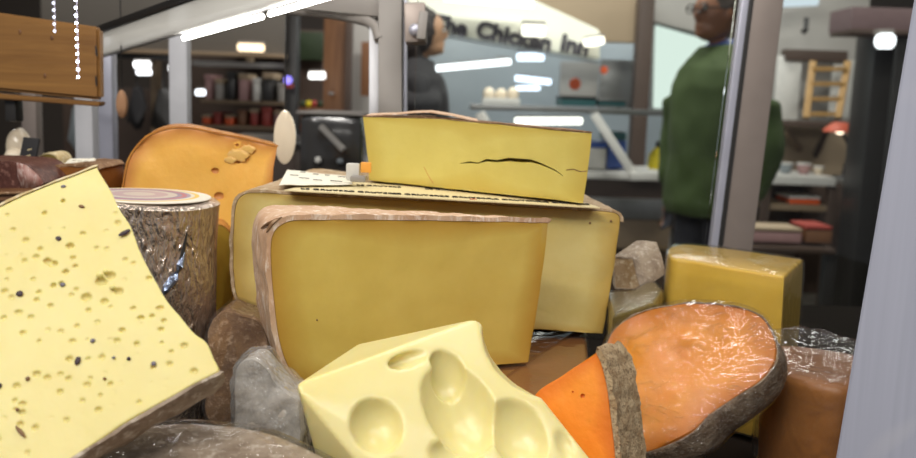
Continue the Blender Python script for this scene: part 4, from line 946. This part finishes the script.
M['purple'] = emit('purple_lamp', (.3, .25, 1), 2.0); t = thing('indicator_bulb', P(288, 84, 4.4), 'small purple indicator lamp on the dark upright', 'lamp'); ball('lamp_glass', P(288, 80, 4.42), (.02, .012, .02), 'purple', t, 12); pbox('lamp_base', 284, 84, 292, 88, 4.42, .05, 'red', t)
t = thing('brown_door', Vector((P(338, 250, 4.4).x, 4.4, 0)), 'brown wooden door standing between the dim stall and the pale post', 'door leaf')
pbox('door_panel', 324, 18, 350, 999, 4.4, .06, 'pine_v', t); pbox('door_edge', 346, 18, 352, 999, 4.38, .08, 'darkbrown', t); pbox('handle', 328, 92, 333, 95, 4.34, .05, 'steel', t)
t = thing('display_shelf', Vector((P(311, 200, 5).x, 5, 0)), 'narrow shelf of coloured goods left of the brown door', 'shelf'); pbox('shelf_body', 299, 30, 323, 999, 5.2, .3, 'darkbrown', t); pbox('green_sign', 298, 32, 323, 60, 5.15, .04, 'green', t); pbox('shelf_board', 299, 108, 323, 112, 4.9, .3, 'skinbrown', t)
for x, mt, lb in ((303, 'green', 'green fruit leftmost on the narrow shelf'), (309, 'yellow', 'yellow fruit second on the narrow shelf'), (314, 'red', 'red fruit third on the narrow shelf'), (320, 'green', 'green fruit rightmost on the narrow shelf')):
    c = P(x, 104, 4.98); tt = thing('fruit', c - Vector((0, 0, .02)), lb, 'fruit', 'fruit on the narrow shelf'); ball('fruit_body', c, (.02, .02, .02), mt, tt, 12); tube('stem', [c + Vector((0, 0, .018)), c + Vector((.003, 0, .03))], .003, 'darkbrown', tt, 6)
t = thing('pale_door', Vector((P(362, 250, 4.9).x, 4.9, 0)), 'pale wall panel with an orange notice right of the brown door', 'panel'); pbox('panel_body', 352, 10, 374, 999, 4.9, .06, 'wall_grey', t); pbox('notice', 361, 42, 371, 96, 4.86, .03, 'skinbrown', t)
t = thing('dark_scale', P(328, 190, 1.75), 'dark glossy counter scale with a slanted pale handle, behind the printed block', 'scale')
M['gloss'] = plain('gloss_black', srgb('3a3836'), .15, coat=.5)
pbox('scale_body', 298, 114, 362, 196, 1.75, .25, 'gloss', t, .02); bar('handle', P(321, 126, 1.72), P(344, 150, 1.70), .011, .01, 'wall_grey', t); ball('button', P(318, 160, 1.74), (.007, .006, .007), 'white', t, 12); ball('button', P(340, 161, 1.74), (.007, .006, .006), 'bluegrey', t, 12)
pbox('scale_rim', 296, 112, 364, 115, 1.73, .27, 'grey_metal', t, .003); pbox('scale_plinth', 300, 196.5, 360, 999, 1.8, .18, 'gloss', t)
t = thing('counter_cabinet', Vector((P(240, 250, 2.2).x, 2.3, 0)), 'dark low cabinet standing behind the orange cheese wedge', 'cabinet'); pbox('cabinet_body', 200, 146, 296, 999, 2.2, .4, 'darkbrown', t); pbox('worktop', 198, 141, 298, 146, 2.16, .48, 'dark', t); pbox('door', 204, 150, 248, 470, 2.18, .03, 'darkbrown', t); pbox('door', 250, 150, 294, 470, 2.18, .03, 'darkbrown', t)
t = thing('stall_upright', Vector((P(160, 200, 4.2).x, 4.4, 0)), 'dark stall frame with bundles hanging in it, behind the foil drum', 'stall'); pbox('frame_post', 150, 60, 156, 999, 4.6, .1, 'tan', t); pbox('frame_beam', 60, 52, 182, 58, 4.50, .08, 'dark', t); pbox('frame_panel', 62, 88, 182, 999, 4.9, .1, 'darkbrown', t)
for x, y0, y1, wd, mt, lb in ((137, 88, 128, 15, 'black', 'black bundle, leftmost hanging behind the orange wedge'), (163, 90, 134, 18, 'dark', 'dark bundle hanging beside the grey upright'), (76, 105, 150, 9, 'bluegrey', 'dull blue bundle hanging at the pale posts')):
    tt = thing('hanging_bundle', P(x, y1, 4.5), lb, 'bundle', 'bundles hanging in the stall frame'); c = P(x, (y0 + y1) / 2, 4.5); k = 4.5 / F
    lathe('bundle_body', c, [(.01, (y1 - y0) / 2 * k), (wd * .3 * k, (y1 - y0) * .42 * k), (wd * .48 * k, 0), (wd * .52 * k, -(y1 - y0) * .3 * k), (wd * .3 * k, -(y1 - y0) * .48 * k), (.01, -(y1 - y0) * .5 * k)], mt, tt, 18, jitter=.03); tube('cord', [c + Vector((0, 0, (y1 - y0) * .5 * k)), P(x, 63, 4.5)], .006, 'dark', tt, 6)
lamp('strip_sign', 100, 36, 131, 42, 4.6, 3, (.7, .7, 1), 1.2, 'dim violet string light beyond the pine board')
# ---- people
def skin(nodes, edges, root):
    names = list(nodes); me = bpy.data.meshes.new('m'); me.from_pydata([nodes[n][0] for n in names], [(names.index(a), names.index(b)) for a, b in edges], [])
    o = tmp(me); o.modifiers.new('s', 'SKIN'); 
    for n, sv in zip(names, me.skin_vertices[0].data): r = nodes[n][1]; sv.radius = r if isinstance(r, tuple) else (r, r); sv.use_root = n == root
    s = o.modifiers.new('u', 'SUBSURF'); s.levels = s.render_levels = 2; return eval_mesh(o)
def join(ms):
    bm = bmesh.new()
    for m in ms: bm.from_mesh(m)
    return from_bm(bm)
def ellip(c, r, rot=None):
    bm = bmesh.new(); bmesh.ops.create_uvsphere(bm, u_segments=20, v_segments=12, radius=1); bmesh.ops.transform(bm, matrix=Matrix.Translation(Vector(c)) @ (rot.to_4x4() if rot else Matrix.Identity(4)) @ Matrix.Diagonal((*r, 1)), verts=bm.verts); return from_bm(bm)
V = lambda *a: Vector(a)
def person(loc, yaw, h, label, jacket, trousers, hairm, arms, glasses=False, skinc='a87858', longhair=False):
    """figure facing +X locally"""
    k = h / 1.75; t = thing('person', loc, label, 'person'); mt = Matrix.Translation(loc) @ Matrix.Rotation(R_(yaw), 4, 'Z') @ Matrix.Scale(k, 4)
    el, wr = arms
    N = {'pel': (V(0, 0, .93), .13), 'waist': (V(.01, 0, 1.1), .125), 'chest': (V(.01, 0, 1.3), (.15, .13)), 'neckb': (V(-.01, 0, 1.45), .065), 'neck': (V(.01, 0, 1.54), .055)}
    E = [('pel', 'waist'), ('waist', 'chest'), ('chest', 'neckb'), ('neckb', 'neck')]
    for s, sd in (('l', 1), ('r', -1)):
        N[s + 'hip'] = (V(0, sd * .09, .88), .09); N[s + 'kn'] = (V(.02, sd * .1, .49), .06); N[s + 'an'] = (V(-.01, sd * .1, .09), .042); N[s + 'toe'] = (V(.15, sd * .12, .03), .035)
        N[s + 'sh'] = (V(0, sd * .19, 1.4), .062); N[s + 'el'] = (V(el[0], sd * el[1], el[2]), .045); N[s + 'wr'] = (V(wr[0], sd * wr[1], wr[2]), .03)
        E += [('pel', s + 'hip'), (s + 'hip', s + 'kn'), (s + 'kn', s + 'an'), (s + 'an', s + 'toe'), ('chest', s + 'sh'), (s + 'sh', s + 'el'), (s + 'el', s + 'wr')]
    ms = [skin(N, E, 'pel')]
    hc = V(.035, 0, 1.64)
    ms += [ellip(hc, (.098, .076, .112)), ellip(hc + V(.03, 0, -.07), (.062, .055, .05)), ellip(hc + V(.098, 0, -.015), (.02, .014, .024)), ellip(hc + V(.09, 0, .012), (.014, .045, .012)), ellip(hc + V(.086, 0, -.06), (.016, .026, .010)), ellip(hc + V(.078, 0, -.092), (.02, .024, .018))]
    for sd in (1, -1):
        ms.append(ellip(hc + V(-.005, sd * .078, -.01), (.02, .01, .032)))
        w = N[('l' if sd > 0 else 'r') + 'wr'][0]; d = (w - N[('l' if sd > 0 else 'r') + 'el'][0]).normalized(); sp = d.cross(V(0, 0, 1)).normalized() if abs(d.z) < .9 else V(0, 1, 0)
        ms.append(skin({'a': (w, .026), 'b': (w + d * .07, (.036, .02)), 'c': (w + d * .10, (.034, .016))}, [('a', 'b'), ('b', 'c')], 'a'))
        up = sp.cross(d)
        for f, L in ((-.03, .07), (-.01, .085), (.01, .08), (.03, .062)):
            b = w + d * .095 + sp * f; ms.append(skin({'a': (b, .0095), 'b': (b + d * L * .5, .009), 'c': (b + d * L * .85 - up * L * .35, .0075)}, [('a', 'b'), ('b', 'c')], 'a'))
        b = w + d * .035; ms.append(skin({'a': (b, .012), 'b': (b + sp * -.045 * sd + d * .025, .011), 'c': (b + sp * -.055 * sd + d * .06, .008)}, [('a', 'b'), ('b', 'c')], 'a'))
    body = remesh(join(ms), .009, 4)
    key = f'skin{len(M)}'; M[key] = plain(key, srgb(skinc), .5)
    hands = [N[s_ + 'wr'][0] + (N[s_ + 'wr'][0] - N[s_ + 'el'][0]).normalized() * .10 for s_ in 'lr']
    mi = [3 if p.center.z < 1.44 and p.center.z > .98 and min((p.center - q_).length for q_ in hands) > .14 else 1 if p.center.z < .98 and (V(p.center.x, p.center.y, 0)).length < .24 and p.center.z > .1 else (2 if p.center.z <= .1 else 0) for p in body.polygons]
    body.transform(mt); o = link('body', body, [key, trousers, 'dark', jacket], t, sharp=0); body.polygons.foreach_set('material_index', mi)
    vs, fs = [], []; RG = ((.80, .165, .2), (.84, .178, .212), (1.0, .172, .205), (1.18, .168, .208), (1.33, .158, .222), (1.41, .13, .205), (1.46, .095, .14), (1.51, .075, .085))
    for z, rx, ry in RG:
        for q in range(28): a_ = 2 * math.pi * q / 28; vs.append(V(.005 + rx * math.cos(a_), ry * math.sin(a_), z))
    for r_ in range(len(RG) - 1):
        for q in range(28): fs.append((r_ * 28 + q, r_ * 28 + (q + 1) % 28, (r_ + 1) * 28 + (q + 1) % 28, (r_ + 1) * 28 + q))
    fs += [tuple(range(28)), tuple(range(len(vs) - 28, len(vs)))]; jl = [mesh(vs, fs)]
    for sd in 'lr':
        e_ = N[sd + 'el'][0]; jl.append(skin({'c': (V(0, e_.y * .45, 1.36), .11), 's': (N[sd + 'sh'][0] + V(0, 0, -.015), .115), 'm': (N[sd + 'sh'][0].lerp(e_, .55), .1), 'e': (e_ + V(0, 0, -.02), .1), 'w': (e_.lerp(N[sd + 'wr'][0], .95), .072)}, [('c', 's'), ('s', 'm'), ('m', 'e'), ('e', 'w')], 's'))
    jm = remesh(join(jl), .011, 5)
    for v in jm.vertices: v.co += noise.noise_vector(v.co * 9) * .010
    jm.transform(mt); jk = link('jacket', jm, jacket, t, sharp=0)
    cm = skin({'a': (V(-.02, 0, 1.45), .082), 'b': (V(.005, 0, 1.50), .075), 'c': (V(.015, 0, 1.53), .07)}, [('a', 'b'), ('b', 'c')], 'a'); cm.transform(mt); link('collar', cm, 'blue' if glasses else jacket, jk, sharp=0)
    hm = [ellip(hc + V(-.022, 0, .03), (.098, .086, .098))]
    if longhair: hm += [ellip(hc + V(-.06, 0, -.06), (.06, .088, .13)), ellip(hc + V(-.02, .05, .0), (.07, .04, .1)), ellip(hc + V(-.02, -.05, .0), (.07, .04, .1))]
    hm = remesh(join(hm), .008, 3)
    for v in hm.vertices: v.co += noise.noise_vector(v.co * 40) * .006
    hm.transform(mt); link('hair', hm, hairm, t, sharp=0)
    for sd in (1, -1):
        e = ellip(hc + V(.088, sd * .032, .008), (.010, .014, .009)); e.transform(mt); link('eye', e, 'white', t, sharp=0)
        e = ellip(hc + V(.097, sd * .032, .008), (.004, .006, .006)); e.transform(mt); link('iris', e, 'dark', t, sharp=0)
        e = ellip(hc + V(.09, sd * .034, .027), (.008, .02, .005)); e.transform(mt); link('eyebrow', e, hairm, t, sharp=0)
    if glasses:
        g = thing('glasses', loc, '', ''); [g.__delitem__(q) for q in ('label', 'category')]; g.parent = t; g.location = (0, 0, 0)
        for sd in (1, -1):
            pts = [mt @ (hc + V(.108, sd * .034 + .024 * math.cos(a), .008 + .018 * math.sin(a))) for a in [i * math.pi / 8 for i in range(17)]]; tube('rim', pts, .003 * k, 'dark', g, 6)
            tube('temple', [mt @ (hc + V(.105, sd * .06, .012)), mt @ (hc + V(0, sd * .082, .01))], .003 * k, 'dark', g, 6)
        tube('bridge', [mt @ (hc + V(.11, -.01, .01)), mt @ (hc + V(.11, .01, .01))], .003 * k, 'dark', g, 6)
    return t
M['greenj'] = plain('green_jacket', srgb('3f5222'), .75, nscale=6, nvar=.2, bs=.3); M['jeans'] = plain('dark_trousers', srgb('2c2c34'), .8); M['hair'] = plain('dark_hair', srgb('2a221e'), .6, bs=.5); M['hairgrey'] = plain('brown_hair', srgb('4a4038'), .6, bs=.5)
a = P(707, 229, 3.75); person(Vector((a.x, a.y, 0)), 205, 1.70, 'person in a green jacket and glasses standing behind the slanted post, facing sideways', 'greenj', 'jeans', 'hairgrey', ((-.03, .26, 1.12), (.02, .23, .86)), True, '8a5c40')
a = P(413, 229, 4.3); person(Vector((a.x, a.y, 0)), 5, 1.62, 'dark reflection before the shop sign, built as a solid person in black with dark hair, forearms forward', 'black', 'black', 'hair', ((.03, .24, 1.15), (.20, .14, 1.17)), False, 'b08868', True)  # see-through reflection in the glass, given a solid body
# ================================================================== light
sc = bpy.context.scene
sc.view_settings.view_transform = 'Standard'; sc.view_settings.look = 'None'; sc.view_settings.gamma = 1; sc.view_settings.use_curve_mapping = False
sc.view_settings.exposure = -0.1
w = bpy.data.worlds.new('w'); sc.world = w; w.use_nodes = True
w.node_tree.nodes['Background'].inputs[0].default_value = (.9, .92, 1, 1); w.node_tree.nodes['Background'].inputs[1].default_value = .24
def area(name, loc, to, sx, sy, e, c=(1, 1, 1)):
    l = bpy.data.lights.new(name, 'AREA'); l.shape = 'RECTANGLE'; l.size = sx; l.size_y = sy; l.energy = e; l.color = c
    o = bpy.data.objects.new(name, l); C.objects.link(o); o.location = loc; o.rotation_euler = (Vector(to) - Vector(loc)).to_track_quat('-Z', 'Y').to_euler(); return o
area('case_lamp', (-.25, .15, 1.80), (0, .6, 1.05), .7, .05, 2.3, (1, .97, .92))
area('case_lamp', (.1, .75, 1.85), (0, .65, 1.05), .8, .05, 3.4, (1, .97, .92))
area('market_lamp', (-.7, -1.2, 2.6), (0, .6, 1.05), 1.2, .10, 26, (1, .96, .9))
area('market_lamp', (.9, -.6, 2.7), (0, .6, 1.05), 1.0, .08, 9, (1, .98, .95))
for x, y, e in ((-3.2, 3.6, 32), (-1.0, 4.0, 22), (1.0, 3.4, 32), (3.0, 4.4, 32), (1.5, 6.0, 30), (-2.5, 6.2, 20)):
    area('hall_lamp', (x, y, 3.15), (x, y + .4, 0), 1.2, .3, e, (1, .97, .92))
area('sign_fill', (.35, 3.9, 2.6), (.4, 5.0, 1.55), 1.6, .1, 20, (1, .99, .94))  # unseen light added to brighten the shop sign
area('stall_fill', (.6, 5.55, 2.3), (.6, 6.1, 1.3), 1.4, .2, 16, (.92, .97, 1))  # unseen light added to lift the stall interior
for x, y, z in ((-1.25, -.75, 2.25), (-1.55, -.25, 2.3), (-.95, -.35, 2.45), (-1.3, -.2, 2.75), (.25, -.5, 2.4)):
    area('sparkle_light', (x, y, z), (.1, .6, 1.05), .035, .035, 2.4, (1, .97, .93))  # small unseen lights added for glints on the cling film
